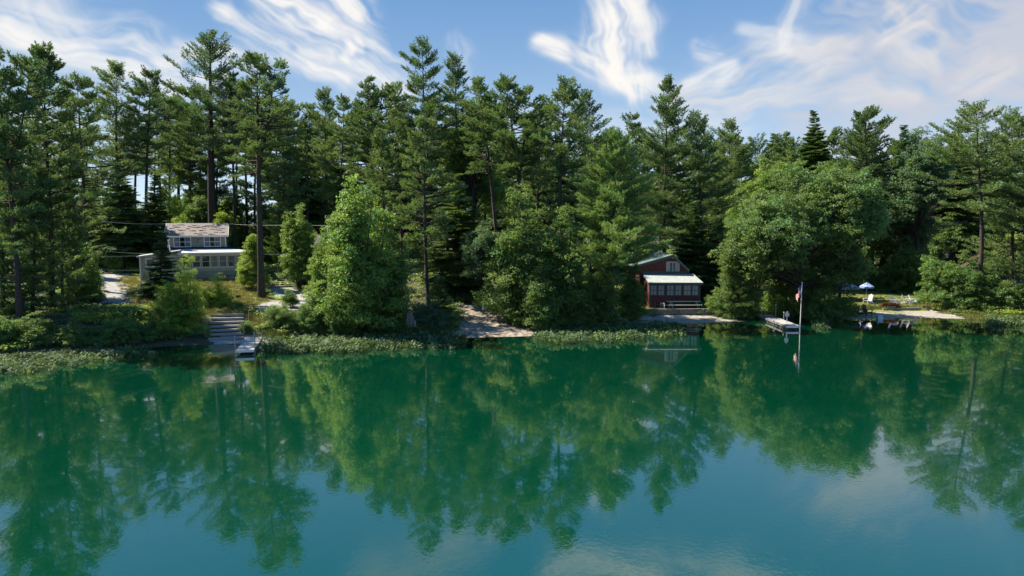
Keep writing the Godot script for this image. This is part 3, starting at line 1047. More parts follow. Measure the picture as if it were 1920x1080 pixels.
	box(t, "pipe_cap", Vector3(wx(313.5, 77, 7), wy(449.0, 77), -77.5), Vector3(.22, .12, .2), M.white)
	box(t, "crawl_hatch", Vector3(X.call(424.0), ys - .10, z - .04), Vector3(.55, .24, .06), M.black)
	t.rotation.y = .36
	t.scale.x = .94

func red_cottage() -> void:
	var d := 70.5
	var z := -d
	var X := func(px: float) -> float: return wx(px, d, 2.0)
	var x0: float = X.call(1217.0)
	var x1: float = X.call(1313.0)
	var yg := 0.86
	var t := world_thing("cottage", "dark red cottage with a pale porch roof and green trim by the small beach", "cottage", Vector3((x0 + x1) * .5, yg, z - 2.0))
	var ye := wy(531.5, d)
	var yt := wy(535.0, d)
	var yb := wy(553.5, d)
	var holes := []
	for q in [[1219.5, 1231.5], [1234.0, 1245.5], [1250.5, 1263.5], [1266.0, 1277.5], [1282.0, 1295.5], [1297.5, 1309.5]]:
		holes.append([X.call(q[0]), X.call(q[1]), yb, yt])
	wall(t, "porch_wall", x0, x1, yg - .5, ye, z, .14, holes, M.red)
	for h in holes:
		window(t, h[0], h[1], h[2], h[3], z, 1, 2, M.green_trim, .06, M.cloth)
	for x in [x0 + .06, x1 - .06]:
		box(t, "corner_board", Vector3(x, (yg + ye) * .5, z + .02), Vector3(.10, ye - yg, .04), M.green_trim)
	var d2 := 73.6
	for x in [x0 + .07, x1 - .07]:
		box(t, "porch_end_wall", Vector3(x, (yg + ye) * .5 - .2, z - 1.62), Vector3(.13, ye - yg + .5, 2.95), M.red)
	box(t, "porch_floor", Vector3((x0 + x1) * .5, yg + .08, z - 1.6), Vector3(x1 - x0 - .3, .08, 2.9), M.wood)
	var yr := wy(513.5, d2)
	var fr := wy(529.8, d - .35)
	var pr := slab(t, "porch_roof", Vector3(x0 - .12, fr, z + .35), Vector3(x0 - .10, yr, -d2 + .02), Vector3(x1 + .05, yr, -d2 + .02), Vector3(x1 + .18, fr, z + .35), .07, M.porch_tin)
	for i in 13:
		var x := lerpf(x0, x1, (i + .5) / 13.0)
		slab(pr, "seam", Vector3(x - .012, fr + .022, z + .33), Vector3(x - .012, yr + .022, -d2 + .05), Vector3(x + .012, yr + .022, -d2 + .05), Vector3(x + .012, fr + .022, z + .33), .02, M.porch_tin)
	box(t, "fascia", Vector3((x0 + x1) * .5 + .03, fr - .14, z + .34), Vector3(x1 - x0 + .3, .17, .05), M.green_trim)
	for x in [x0 - .12, x1 + .12]:
		slab(t, "rake_board", Vector3(x - .03, fr - .06, z + .36), Vector3(x - .03, yr - .06, -d2 + .03), Vector3(x + .03, yr - .06, -d2 + .03), Vector3(x + .03, fr - .06, z + .36), .16, M.green_trim)
	# main gable
	var pk := Vector2(wx(1262.5, d2 - .3, 6.0), wy(477.0, d2 - .3))
	var er := Vector2(wx(1293.0, d2 - .3, 5.0), wy(506.5, d2 - .3))
	var el := Vector2(wx(1186.0, d2 - .3, 5.0), wy(499.0, d2 - .3))
	var gl := wx(1200.0, d2, 5.0)
	var gr := wx(1289.5, d2, 5.0)
	var left_top := lerpf(pk.y, el.y, (pk.x - gl) / (pk.x - el.x))
	var right_top := lerpf(pk.y, er.y, (gr - pk.x) / (er.x - pk.x))
	var wl := wx(1250.5, d2, 5.0)
	var wr := wx(1273.0, d2, 5.0)
	var wb := wy(509.0, d2)
	var wt := wy(491.5, d2)
	# the gable wall in pieces round its window
	prism(t, "gable_wall", [Vector2(gl, yg - .5), Vector2(gl, left_top - .1), Vector2(wl, lerpf(pk.y, el.y, (pk.x - wl) / (pk.x - el.x)) - .1), Vector2(wl, yg - .5)], -d2 - .14, -d2, M.red)
	prism(t, "gable_wall", [Vector2(wl, wt), Vector2(wl, lerpf(pk.y, el.y, (pk.x - wl) / (pk.x - el.x)) - .1), Vector2(pk.x, pk.y - .1), Vector2(wr, lerpf(pk.y, er.y, (wr - pk.x) / (er.x - pk.x)) - .1), Vector2(wr, wt)], -d2 - .14, -d2, M.red)
	prism(t, "gable_wall", [Vector2(wl, yg - .5), Vector2(wl, wb), Vector2(wr, wb), Vector2(wr, yg - .5)], -d2 - .14, -d2, M.red)
	prism(t, "gable_wall", [Vector2(wr, yg - .5), Vector2(wr, lerpf(pk.y, er.y, (wr - pk.x) / (er.x - pk.x)) - .1), Vector2(gr, right_top - .1), Vector2(gr, yg - .5)], -d2 - .14, -d2, M.red)
	window(t, wl, wr, wb, wt, -d2, 2, 1, M.white, .05, M.cloth, "two-part sliding window with pale curtains in the gable")
	var zb := -d2 - 8.5
	box(t, "side_wall", Vector3(gl + .07, (yg + left_top) * .5 - .4, -d2 - 4.3), Vector3(.13, left_top - yg + .3, 8.2), M.red)
	box(t, "side_wall", Vector3(gr - .07, (yg + right_top) * .5 - .4, -d2 - 4.3), Vector3(.13, right_top - yg + .3, 8.2), M.red)
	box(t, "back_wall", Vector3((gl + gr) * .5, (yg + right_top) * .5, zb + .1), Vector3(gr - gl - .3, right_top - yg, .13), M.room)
	var zf := -d2 + .3
	slab(t, "roof", Vector3(el.x, el.y, zb - .3), Vector3(pk.x, pk.y, zb - .3), Vector3(pk.x, pk.y, zf), Vector3(el.x, el.y, zf), .09, M.green_roof)
	slab(t, "roof", Vector3(er.x, er.y, zf), Vector3(pk.x + .01, pk.y, zf), Vector3(pk.x + .01, pk.y, zb - .3), Vector3(er.x, er.y, zb - .3), .09, M.green_roof)
	prism(t, "rake_board", [Vector2(el.x, el.y - .10), Vector2(pk.x, pk.y - .10), Vector2(pk.x, pk.y - .32), Vector2(el.x, el.y - .30)], zf - .05, zf - .004, M.green_trim)
	prism(t, "rake_board", [Vector2(pk.x, pk.y - .10), Vector2(er.x, er.y - .10), Vector2(er.x, er.y - .32), Vector2(pk.x, pk.y - .32)], zf - .05, zf - .004, M.green_trim)
	box(t, "flashing", Vector3((gl + gr) * .5 + .2, yr + .14, -d2 + .02), Vector3(gr - gl - .2, .26, .05), M.green_trim)
	var lamp := box(t, "floodlight", Vector3(wx(1261.0, d2, 6), wy(483.0, d2), -d2 + .1), Vector3(.10, .10, .14), M.white)
	box(lamp, "lamp_head", Vector3(wx(1263.5, d2, 6), wy(482.0, d2), -d2 + .18), Vector3(.10, .10, .12), M.white, Vector3(.4, .4, 0))
	box(lamp, "lamp_head", Vector3(wx(1258.8, d2, 6), wy(482.4, d2), -d2 + .18), Vector3(.10, .10, .12), M.white, Vector3(.4, -.4, 0))

# ---------------------------------------------------------------- furniture and small things
func adirondack(label: String, at: Vector3, turn: float, mt: Material, group: String, scale := 1.0) -> void:
	var t := thing("garden_chair", label, "chair", at, group, turn)
	t.scale = Vector3.ONE * scale
	for i in 5:
		var x := (i - 2) * .105
		var h := .80 - absf(i - 2) * .06
		var b := box(t, "back_slat", Vector3(x, .30 + h * .5 * .93, -.24 - h * .17), Vector3(.085, h, .022), mt, Vector3(-.36, 0, -(i - 2) * .035))
		b.name = "back_slat"
	for i in 5:
		box(t, "seat_slat", Vector3(0, .37 - i * .026, .26 - i * .115), Vector3(.54, .022, .10), mt, Vector3(-.22, 0, 0))
	for sg in [-1.0, 1.0]:
		box(t, "armrest", Vector3(.34 * sg, .56, .02), Vector3(.13, .025, .72), mt)
		box(t, "front_leg", Vector3(.30 * sg, .275, .30), Vector3(.035, .55, .09), mt)
		box(t, "rear_leg", Vector3(.295 * sg, .22, -.12), Vector3(.03, .10, .86), mt, Vector3(-.30, 0, 0))
		box(t, "arm_post", Vector3(.30 * sg, .35, -.30), Vector3(.035, .44, .05), mt)

func picnic_table(label: String, at: Vector3, turn: float, l: float, mt: Material) -> void:
	var t := thing("picnic_table", label, "table", at, "", turn)
	for i in 5:
		box(t, "top_plank", Vector3(0, .75, (i - 2) * .15), Vector3(l, .04, .14), mt)
	for sg in [-1.0, 1.0]:
		for i in 2:
			box(t, "bench_plank", Vector3(0, .45, sg * (.68 + i * .14)), Vector3(l, .04, .13), mt)
		box(t, "rail", Vector3(sg * l * .38, .43 - .02, 0), Vector3(.05, .08, 1.5), mt)
		box(t, "cross_beam", Vector3(sg * l * .38, .70, 0), Vector3(.05, .08, .7), mt)
		for k in [-1.0, 1.0]:
			box(t, "leg", Vector3(sg * l * .38 + .05, .365, k * .42), Vector3(.05, .84, .09), mt, Vector3(-k * .48, 0, 0))

func dock(called: String, label: String, a: Vector3, b: Vector3, w: float, y: float, truss: bool) -> Node3D:
	var mid := (a + b) * .5
	var l := Vector2(a.x - b.x, a.z - b.z).length()
	var t := thing(called, label, "dock", Vector3(mid.x, 0, mid.z), "", atan2(a.x - b.x, a.z - b.z))
	var n := int(l / .30)
	for i in n:
		box(t, "deck_board", Vector3(0, y, -l * .5 + (i + .5) * l / n), Vector3(w - .06, .03, l / n - .012), M.deck)
	for sg in [-1.0, 1.0]:
		box(t, "side_rail", Vector3(sg * (w * .5 - .015), y - .06, 0), Vector3(.05, .18, l + .02), M.metal)
		if truss:
			box(t, "lower_rail", Vector3(sg * (w * .5 - .03), y - .36, 0), Vector3(.04, .05, l), M.metal)
			for i in int(l / .55):
				box(t, "truss_bar", Vector3(sg * (w * .5 - .03), y - .24, -l * .5 + .3 + i * .55), Vector3(.03, .26, .03), M.metal, Vector3(.7 * (1 if i % 2 else -1), 0, 0))
	for e in [-1.0, 1.0]:
		box(t, "end_rail", Vector3(0, y - .06, e * (l * .5 + .02)), Vector3(w - .07, .18, .04), M.metal)
	for i in int(l / .9):
		box(t, "joist", Vector3(0, y - .09, -l * .5 + .5 + i * .9), Vector3(w - .1, .09, .06), M.metal)
	return t

func dock_post(t: Node3D, x: float, z: float, low: float, high: float, mt: Material, r := .032) -> MeshInstance3D:
	var o := pole(t, "post", Vector3(x, low, z), Vector3(x, high, z), r, r, mt)
	pole(o, "post_cap", Vector3(x, high, z), Vector3(x, high + .07, z), r * 1.6, r * 1.1, M.white)
	return o

func plane_at(px: float, py: float, y: float) -> Vector3:
	var r := ray(px, py)
	return Vector3(0, CAM, 0) + r * ((CAM - y) / -r.y)

func steps(label: String, l0: Vector2, r0: Vector2, l1: Vector2, r1: Vector2, n: int, mt: Material, gravel: Material) -> void:
	var a := on_ground(l0.x, l0.y)
	var b := on_ground(r0.x, r0.y)
	var c := on_ground(l1.x, l1.y)
	var e := on_ground(r1.x, r1.y)
	var t := world_thing("timber_steps", label, "steps", (a + b) * .5)
	var turn := -atan2(b.z - a.z, b.x - a.x)
	for i in n:
		var q := float(i) / (n - 1)
		var p := a.lerp(c, q)
		var s := b.lerp(e, q)
		var m := (p + s) * .5
		var w := (s - p).length()
		var y := lerpf(a.y, c.y, q) + .10
		var dz := absf(c.z - a.z) / (n - 1)
		box(t, "sleeper", Vector3(m.x + rng.randf_range(-.05, .05), y, m.z), Vector3(w + rng.randf_range(-.12, .12), .17, .17), mt, Vector3(0, turn + rng.randf_range(-.012, .012), rng.randf_range(-.008, .008)))
		box(t, "tread", Vector3(m.x, y - .03, m.z - dz * .5 - .02), Vector3(w - .1, .16, dz - .14), gravel, Vector3(0, turn, 0))

func wire(label: String, pts: Array, r: float) -> void:
	var s := Shape.new()
	var p := []
	var q := []
	for i in pts.size() - 1:
		for k in 8:
			var f := k / 8.0
			p.append(pts[i].lerp(pts[i + 1], f) - Vector3(0, 4.0 * f * (1.0 - f) * .12, 0))
			q.append(r)
	p.append(pts[pts.size() - 1])
	q.append(r)
	s.tube(p, q, 5)
	var o := part(self, numbered("overhead_wire"), s.mesh(), M.wire)
	tag(o, label, "wire", "wires strung between the trees and the grey cottage")

func flagpole() -> void:
	var b := plane_at(1500.0, 614.0, 0.0)
	var top := wy(531.0, -b.z) - b.y
	var t := thing("flagpole", "slim white flagpole standing in the water at the end of the dock", "flagpole", b)
	pole(t, "pole", Vector3(0, -1.0, 0), Vector3(.03, top, 0), .045, .028, M.white)
	var ball := SphereMesh.new()
	ball.radius = .06
	ball.height = .12
	part(t, "finial", ball, M.white, Vector3(.03, top + .05, 0))
	var hoist := (wy(535.0, -b.z) - wy(553.0, -b.z))
	var fly := hoist * 1.6
	var s := Shape.new()
	var nu := 44
	var nv := 39
	var spot := func(u: float, v: float) -> Vector3:
		var drop: float = fly * u * (.74 - .30 * v)
		var out: float = .10 + .30 * pow(u, .6) + .07 * sin(u * 9.0 + v * 2.0)
		return Vector3(-out * (1.0 if u > 0.0 else .3), top - .20 - v * hoist - drop, .16 * sin(u * 13.0 + v * 3.0) * sqrt(u))
	for i in nu:
		for j in nv:
			var u := float(i) / nu
			var v := float(j) / nv
			var u2 := float(i + 1) / nu
			var v2 := float(j + 1) / nv
			s.quad(spot.call(u, v2), spot.call(u, v), spot.call(u2, v), spot.call(u2, v2))
			var col := Color(.50, .03, .04) if (j / 3) % 2 == 0 else Color(.70, .70, .70)
			if u < .4 and j < 21:
				col = Color(.03, .04, .17)
				var row := j / 2
				if j % 2 == 1 and i % 3 == 1 and (row + i / 3) % 2 == 0 and row < 10:
					col = Color(.70, .70, .70)
			for q in 6:
				s.c.append(col)
	var fm := mat(Color.WHITE, .85)
	fm.vertex_color_use_as_albedo = true
	var f := part(self, numbered("flag"), s.mesh(), fm)
	f.position = b
	tag(f, "limp flag of red and white stripes with a blue starred corner", "flag")

func parasol(label: String, at: Vector3, r: float, h: float, mt: Material, group: String) -> void:
	var t := thing("parasol", label, "parasol", at, group)
	pole(t, "pole", Vector3(0, 0, 0), Vector3(0, h, 0), .025, .025, M.metal)
	var s := Shape.new()
	for i in 8:
		var a := TAU * i / 8.0
		var b := TAU * (i + 1) / 8.0
		var p := Vector3(cos(a) * r, h - .55, sin(a) * r)
		var q := Vector3(cos(b) * r, h - .55, sin(b) * r)
		var m := (p + q) * .5 + Vector3(0, .07, 0)
		s.tri(Vector3(0, h, 0), p, m)
		s.tri(Vector3(0, h, 0), m, q)
		s.quad(p, p - Vector3(0, .14, 0), q - Vector3(0, .14, 0), q)
	part(t, "canopy", s.mesh(), mt)
	for i in 8:
		var a := TAU * i / 8.0
		pole(t, "rib", Vector3(0, h - .04, 0), Vector3(cos(a) * r * .98, h - .58, sin(a) * r * .98), .01, .01, M.metal, 4)

func closed_parasol(at: Vector3) -> void:
	var t := thing("closed_parasol", "closed white parasol standing behind the mint picnic table", "parasol", at)
	pole(t, "pole", Vector3.ZERO, Vector3(0, 2.35, 0), .028, .022, M.white)
	var s := Shape.new()
	var rings := [[.70, .03], [.76, .17], [.9, .19], [1.1, .16], [1.5, .15], [1.9, .13], [2.15, .08], [2.28, .02]]
	var sides := 16
	for i in rings.size():
		for k in sides:
			var a := TAU * k / sides
			var r: float = rings[i][1] * (1.0 + .16 * (1 if k % 2 else -1))
			s.v.append(Vector3(cos(a) * r, rings[i][0], sin(a) * r))
			s.n.append(Vector3(cos(a), 0.1, sin(a)).normalized())
	for i in rings.size() - 1:
		for k in sides:
			var a := i * sides + k
			var b := i * sides + (k + 1) % sides
			for j in [a, b, a + sides, b, b + sides, a + sides]:
				s.ix.append(j)
	part(t, "folded_canopy", s.mesh(), M.cloth)
	box(t, "foot", Vector3(0, .04, 0), Vector3(.5, .08, .5), M.concrete)

func rock(called: String, label: String, at: Vector3, size: Vector3, mt: Material, group := "") -> void:
	var s := Shape.new()
	var nu := 14
	var nv := 8
	var ph := rng.randf() * 300.0
	for j in nv + 1:
		for i in nu + 1:
			var a := TAU * (i % nu) / nu
			var b := PI * j / nv
			var n := Vector3(sin(b) * cos(a), cos(b), sin(b) * sin(a))
			var k := 1.0 + .45 * noise.get_noise_3d(n.x * 50.0 + ph, n.y * 50.0, n.z * 50.0)
			s.v.append(Vector3(n.x * size.x, n.y * size.y, n.z * size.z) * .5 * k)
			s.n.append((n / size).normalized())
	for j in nv:
		for i in nu:
			var a := j * (nu + 1) + i
			for q in [a, a + nu + 1, a + 1, a + 1, a + nu + 1, a + nu + 2]:
				s.ix.append(q)
	var o := part(self, numbered(called), s.mesh(), mt)
	o.position = at + Vector3(0, size.y * .12, 0)
	tag(o, label, "rock", group)

func small_things() -> void:
	# dock with four poles below the steps
	var a := (plane_at(443.0, 655.0, .38) + plane_at(475.5, 657.5, .38)) * .5
	var b := (plane_at(462.0, 637.0, .38) + plane_at(488.0, 637.0, .38)) * .5
	var t := dock("dock", "short pale dock with four thin poles at the foot of the timber steps", a, b, 1.25, .36, true)
	var l := Vector2(a.x - b.x, a.z - b.z).length()
	for e in [-.47, .47]:
		for sg in [-1.0, 1.0]:
			dock_post(t, sg * .67, e * l, -.9, 1.35 + (.25 if sg > 0 and e > 0 else 0.0), M.grey_wood)
	a = (plane_at(1475.0, 611.0, .35) + plane_at(1500.0, 611.5, .35)) * .5
	b = (plane_at(1424.0, 591.0, .42) + plane_at(1444.0, 589.0, .42)) * .5
	t = dock("dock", "long grey dock with white side trusses leading from the maple to the flagpole", a, b, 1.3, .34, true)
	l = Vector2(a.x - b.x, a.z - b.z).length()
	dock_post(t, -.69, -l * .36, -.8, .95, M.wood, .045)
	dock_post(t, .69, -l * .36, -.8, 1.5, M.wood, .05)
	dock_post(t, .69, -l * .06, -.8, 1.05, M.wood, .045)
	dock_post(t, -.69, l * .1, -.8, .5, M.wood, .045)
	var gang := box(t, "gangplank", Vector3(0, .42, -l * .5 - .95), Vector3(1.1, .05, 1.8), M.grey_wood, Vector3(.06, 0, 0))
	gang.set_meta("label", "weathered gangplank joining the dock to the bank")
	var sp := plane_at(1475.0, 613.5, 0.0)
	t = thing("dock_sign", "small square pale sign on a thin post at the corner of the long dock", "sign", sp)
	var hi := wy(586.0, -sp.z)
	pole(t, "post", Vector3(0, -.9, 0), Vector3(0, hi, 0), .03, .03, M.metal)
	box(t, "sign_board", Vector3(0, hi - .18, .045), Vector3(.34, .34, .03), M.pale_paint)
	box(t, "finial", Vector3(0, hi + .06, 0), Vector3(.09, .12, .06), M.pale_paint)
	flagpole()
	steps("wide timber terrace steps rising from the gravel landing by the short dock", Vector2(393, 638), Vector2(455, 636), Vector2(394, 594), Vector2(457, 592), 7, M.grey_wood, M.gravel)
	steps("dark timber steps climbing beside the grey cottage", Vector2(506, 540), Vector2(548, 538), Vector2(500, 525), Vector2(530, 523), 5, M.wood, M.wood)
	var hp := on_ground(467.0, 603.0)
	t = thing("rail_post", "short brown wooden post beside the wide timber steps", "post", hp)
	pole(t, "shaft", Vector3(0, -.2, 0), Vector3(.02, .95, 0), .05, .045, M.wood)
	box(t, "cap", Vector3(.02, .96, 0), Vector3(.13, .04, .13), M.wood)
	var bx := on_ground(447.0, 560.0)
	t = thing("meter_box", "small black box on the dry grass under the cottage", "box", bx)
	box(t, "body", Vector3(0, .16, 0), Vector3(.36, .32, .3), M.black)
	box(t, "lid", Vector3(0, .34, 0), Vector3(.42, .04, .36), M.dark)
	# old boards standing at the water's edge
	var ob := on_ground(772.0, 617.0)
	t = thing("old_board_wall", "weathered grey boards standing upright at the edge of the sandy path", "boards", ob)
	for i in 6:
		var hh := [1.0, 1.55, 1.75, 1.6, 1.25, .9][i] as float
		box(t, "board", Vector3(-.5 + i * .17, hh * .5 - .1, .05 * (i % 2) + i * .04), Vector3(.15, hh, .035), M.grey_wood if i % 2 else M.wood, Vector3(rng.randf_range(-.06, .06), rng.randf_range(-.3, .3), rng.randf_range(-.05, .02)))
	var tp := on_ground(1008.0, 613.0)
	t = thing("driftwood_stump", "grey weathered stump with a leaning stick beside the water plants", "stump", tp)
	var s := Shape.new()
	s.tube([Vector3(0, -.1, 0), Vector3(.05, .5, 0), Vector3(.1, 1.15, 0), Vector3(.1, 1.25, 0)], [.28, .2, .16, .05], 8)
	for i in 6:
		var an := i * 1.05
		s.tube([Vector3(0, .25, 0), Vector3(cos(an) * .35, .12, sin(an) * .35), Vector3(cos(an) * .7, -.08, sin(an) * .7)], [.09, .06, .02], 5)
	part(t, "stump", s.mesh(), M.grey_wood)
	pole(t, "stick", Vector3(.8, -.1, .3), Vector3(.15, 1.3, .05), .03, .02, M.pale_bark)
	rock("shore_rock", "low pale grey rock lying at the water's edge beyond the stump", on_ground(1157.0, 606.0), Vector3(2.3, .8, 1.3), M.rock)
	rock("shore_rock", "flat grey slab of rock beside the timber retaining wall", on_ground(1206.0, 599.0), Vector3(1.9, .6, 1.5), M.rock)
	# timber wall in front of the red cottage
	var w0 := on_ground(1190.0, 587.0)
	var w1 := on_ground(1334.0, 586.0)
	var dz := shore_d((w0.x + w1.x) * .5) + 3.9
	t = world_thing("retaining_wall", "low brown timber retaining wall between the lawn and the small beach", "wall", Vector3((w0.x + w1.x) * .5, .3, -dz))
	for i in 7:
		var xa := lerpf(w0.x, w1.x, i / 7.0)
		var xb := lerpf(w0.x, w1.x, (i + 1) / 7.0)
		var za := -(shore_d(xa) + 3.85)
		var zb := -(shore_d(xb) + 3.85)
		var ang := -atan2(zb - za, xb - xa)
		for j in 3:
			box(t, "plank", Vector3((xa + xb) * .5, .34 + j * .18, (za + zb) * .5), Vector3(xb - xa - .02, .165, .06), M.wood, Vector3(0, ang, 0))
		box(t, "post", Vector3(xb, .52, zb + .08), Vector3(.13, .72, .10), M.wood)
		box(t, "cap_board", Vector3((xa + xb) * .5, .885, (za + zb) * .5 + .02), Vector3(xb - xa - .01, .045, .22), M.grey_wood, Vector3(0, ang, 0))
	var bp := on_ground(1343.0, 589.0)
	t = thing("low_bench", "low grey plank bench at the end of the timber wall", "bench", bp, "", .1)
	box(t, "seat", Vector3(0, .42, 0), Vector3(1.1, .05, .35), M.grey_wood)
	for sg in [-1.0, 1.0]:
		box(t, "leg", Vector3(sg * .42, .2, 0), Vector3(.06, .4, .3), M.grey_wood)
	picnic_table("long mint-green picnic table on the lawn before the red cottage", on_ground(1281.0, 578.5), 0.02, 3.45, M.mint)
	closed_parasol(on_ground(1281.0, 576.0))
	var cg := "chairs on the lawn of the red cottage"
	adirondack("dark blue-grey garden chair near the corner of the red cottage", on_ground(1235.0, 577.5), -.5, M.grey_paint, cg)
	adirondack("pale garden chair between the dark chair and the picnic table", on_ground(1248.0, 578.0), .25, M.pale_paint, cg)
	adirondack("dark garden chair against the porch wall behind the picnic table", on_ground(1270.0, 574.0), 0.0, M.grey_paint, cg)
	adirondack("white garden chair in the shade beyond the red cottage", on_ground(1335.0, 572.5), .3, M.pale_paint, cg)
	# lawn by the big maple
	cg = "chairs on the far lawn"
	adirondack("pale blue garden chair beside the flower tub", on_ground(1678.0, 571.0), .75, M.blue_paint, cg)
	adirondack("pale blue-white garden chair beside the tub chair, turned to its neighbour", on_ground(1700.0, 570.0), .9, M.pale_paint, cg)
	adirondack("pale garden chair at the end of the row by the young trees", on_ground(1712.0, 570.5), 1.3, M.pale_paint, cg)
	adirondack("white garden chair alone on the sunny grass, seen side-on", on_ground(1627.0, 569.5), -1.2, M.pale_paint, cg)
	adirondack("black garden chair on the shaded beach beside the maple", on_ground(1604.0, 592.0), -.6, M.black, cg, 1.1)
	adirondack("black garden chair on the shaded beach by the pale tub", on_ground(1625.0, 592.0), .2, M.black, cg, 1.1)
	parasol("pale blue open parasol half hidden by the maple leaves", on_ground(1584.0, 562.0), 1.6, 2.0, M.umbrella, "parasols in the shade of the maple")
	parasol("small pale violet parasol at the sunny edge of the maple", on_ground(1624.0, 559.0), .8, 1.9, M.umbrella, "parasols in the shade of the maple")
	var tb := on_ground(1649.0, 598.0)
	t = thing("plastic_tub", "pale blue plastic tub at the water's edge", "tub", tb)
	box(t, "body", Vector3(0, .17, 0), Vector3(.5, .34, .4), mat(lin(.34, .52, .62), .5))
	box(t, "rim", Vector3(0, .35, 0), Vector3(.58, .04, .48), M.pale_paint)
	pole(t, "handle", Vector3(-.2, .36, 0), Vector3(.0, .6, 0), .015, .015, M.pale_paint)
	# timber edging of the lawn
	var e0 := on_ground(1655.0, 581.5)
	var e1 := on_ground(1725.0, 579.5)
	t = world_thing("timber_edging", "low timber edging between the far lawn and the sand", "edging", (e0 + e1) * .5)
	for i in 3:
		var pa := e0.lerp(e1, i / 3.0)
		var pb := e0.lerp(e1, (i + 1) / 3.0)
		box(t, "beam", (pa + pb) * .5 + Vector3(0, .06, 0), Vector3((pb - pa).length() - .03, .24, .18), M.grey_wood if i == 2 else M.wood, Vector3(0, -atan2(pb.z - pa.z, pb.x - pa.x), 0))
	var fp := on_ground(1668.0, 577.0)
	t = thing("flower_tub", "low tub of orange and dark red flowers at the lawn edge", "planter", fp)
	var rg := Shape.new()
	rg.tube([Vector3(0, -.05, 0), Vector3(0, .25, 0)], [.55, .62], 12, true)
	part(t, "tub", rg.mesh(), M.wood)
	var at := []
	var tint := []
	for i in 70:
		var an := rng.randf() * TAU
		var q := sqrt(rng.randf()) * .75
		at.append(Transform3D(Basis(Vector3.UP, an) * .45, Vector3(cos(an) * q, .3 + rng.randf() * .2, sin(an) * q * .7)))
		tint.append(tone([Color(.20, .06, .015), Color(.10, .02, .015), Color(.05, .09, .03)][i % 3], .2))
	scatter(t, "flowers", SP.fine[0], M.leaf, at, tint).set_meta("kind", "stuff")
	# wires
	var k0 := P(-40.0, 409.0, 60.0)
	wire("overhead wire meeting the roof ridge of the grey cottage", [P(60, 412, 68), P(200, 416, 74), P(318, 419.5, 81)], .022)
	wire("thin wire running from the roof ridge past the pine trunk", [P(432, 420, 81), P(560, 421, 76), P(680, 421, 70)], .014)
	wire("overhead wire reaching the eave of the cottage wing", [P(70, 464, 66), P(190, 470, 72), P(300, 475, 75.5)], .018)
	wire("long wire passing level with the porch eave", [P(40, 477, 62), P(250, 480, 71), P(470, 476, 73.5), P(700, 473, 74)], .016)
	wire("low wire sagging across the cottage siding", [P(150, 503, 66), P(300, 506, 70), P(470, 503, 73)], .012)

func far_cabin() -> void:
	var d := 96.0
	var p := ground(wx(1812.0, d, 3.0), d)
	var t := thing("cabin", "small brown cabin half hidden behind the pines", "cabin", p)
	org.erase(t)
	var y := wy(497.0, d) - p.y
	var w := 4.0
	box(t, "wall", Vector3(0, y * .5 - .2, 0), Vector3(w, y + .4, 5.0), M.brown)
	prism(t, "gable", [Vector2(-w * .5, y), Vector2(0, y + 1.5), Vector2(w * .5, y)], -2.4, 2.502, M.brown)
	slab(t, "roof", Vector3(-w * .5 - .4, y - .2, 2.9), Vector3(-w * .5 - .4, y - .2, -2.9), Vector3(0, y + 1.62, -2.9), Vector3(0, y + 1.62, 2.9), .1, M.brown)
	slab(t, "roof", Vector3(0, y + 1.62, 2.9), Vector3(0, y + 1.62, -2.9), Vector3(w * .5 + .4, y - .2, -2.9), Vector3(w * .5 + .4, y - .2, 2.9), .1, M.brown)
	box(t, "window", Vector3(-.6, y - .9, 2.52), Vector3(.8, .9, .06), M.white)
	box(t, "door", Vector3(1.0, y - 1.5, 2.52), Vector3(.85, 2.0, .05), M.dark)

# ---------------------------------------------------------------- the planting
func near_what(px: float) -> String:
	for q in [[240, "gravel drive"], [480, "grey cottage"], [560, "red pine"], [780, "bright many-stemmed tree"], [960, "sandy path"], [1180, "dark shore bushes"], [1340, "red cottage"], [1660, "huge maple"]]:
		if px < q[0]:
			return q[1]
	return "sandy bay"

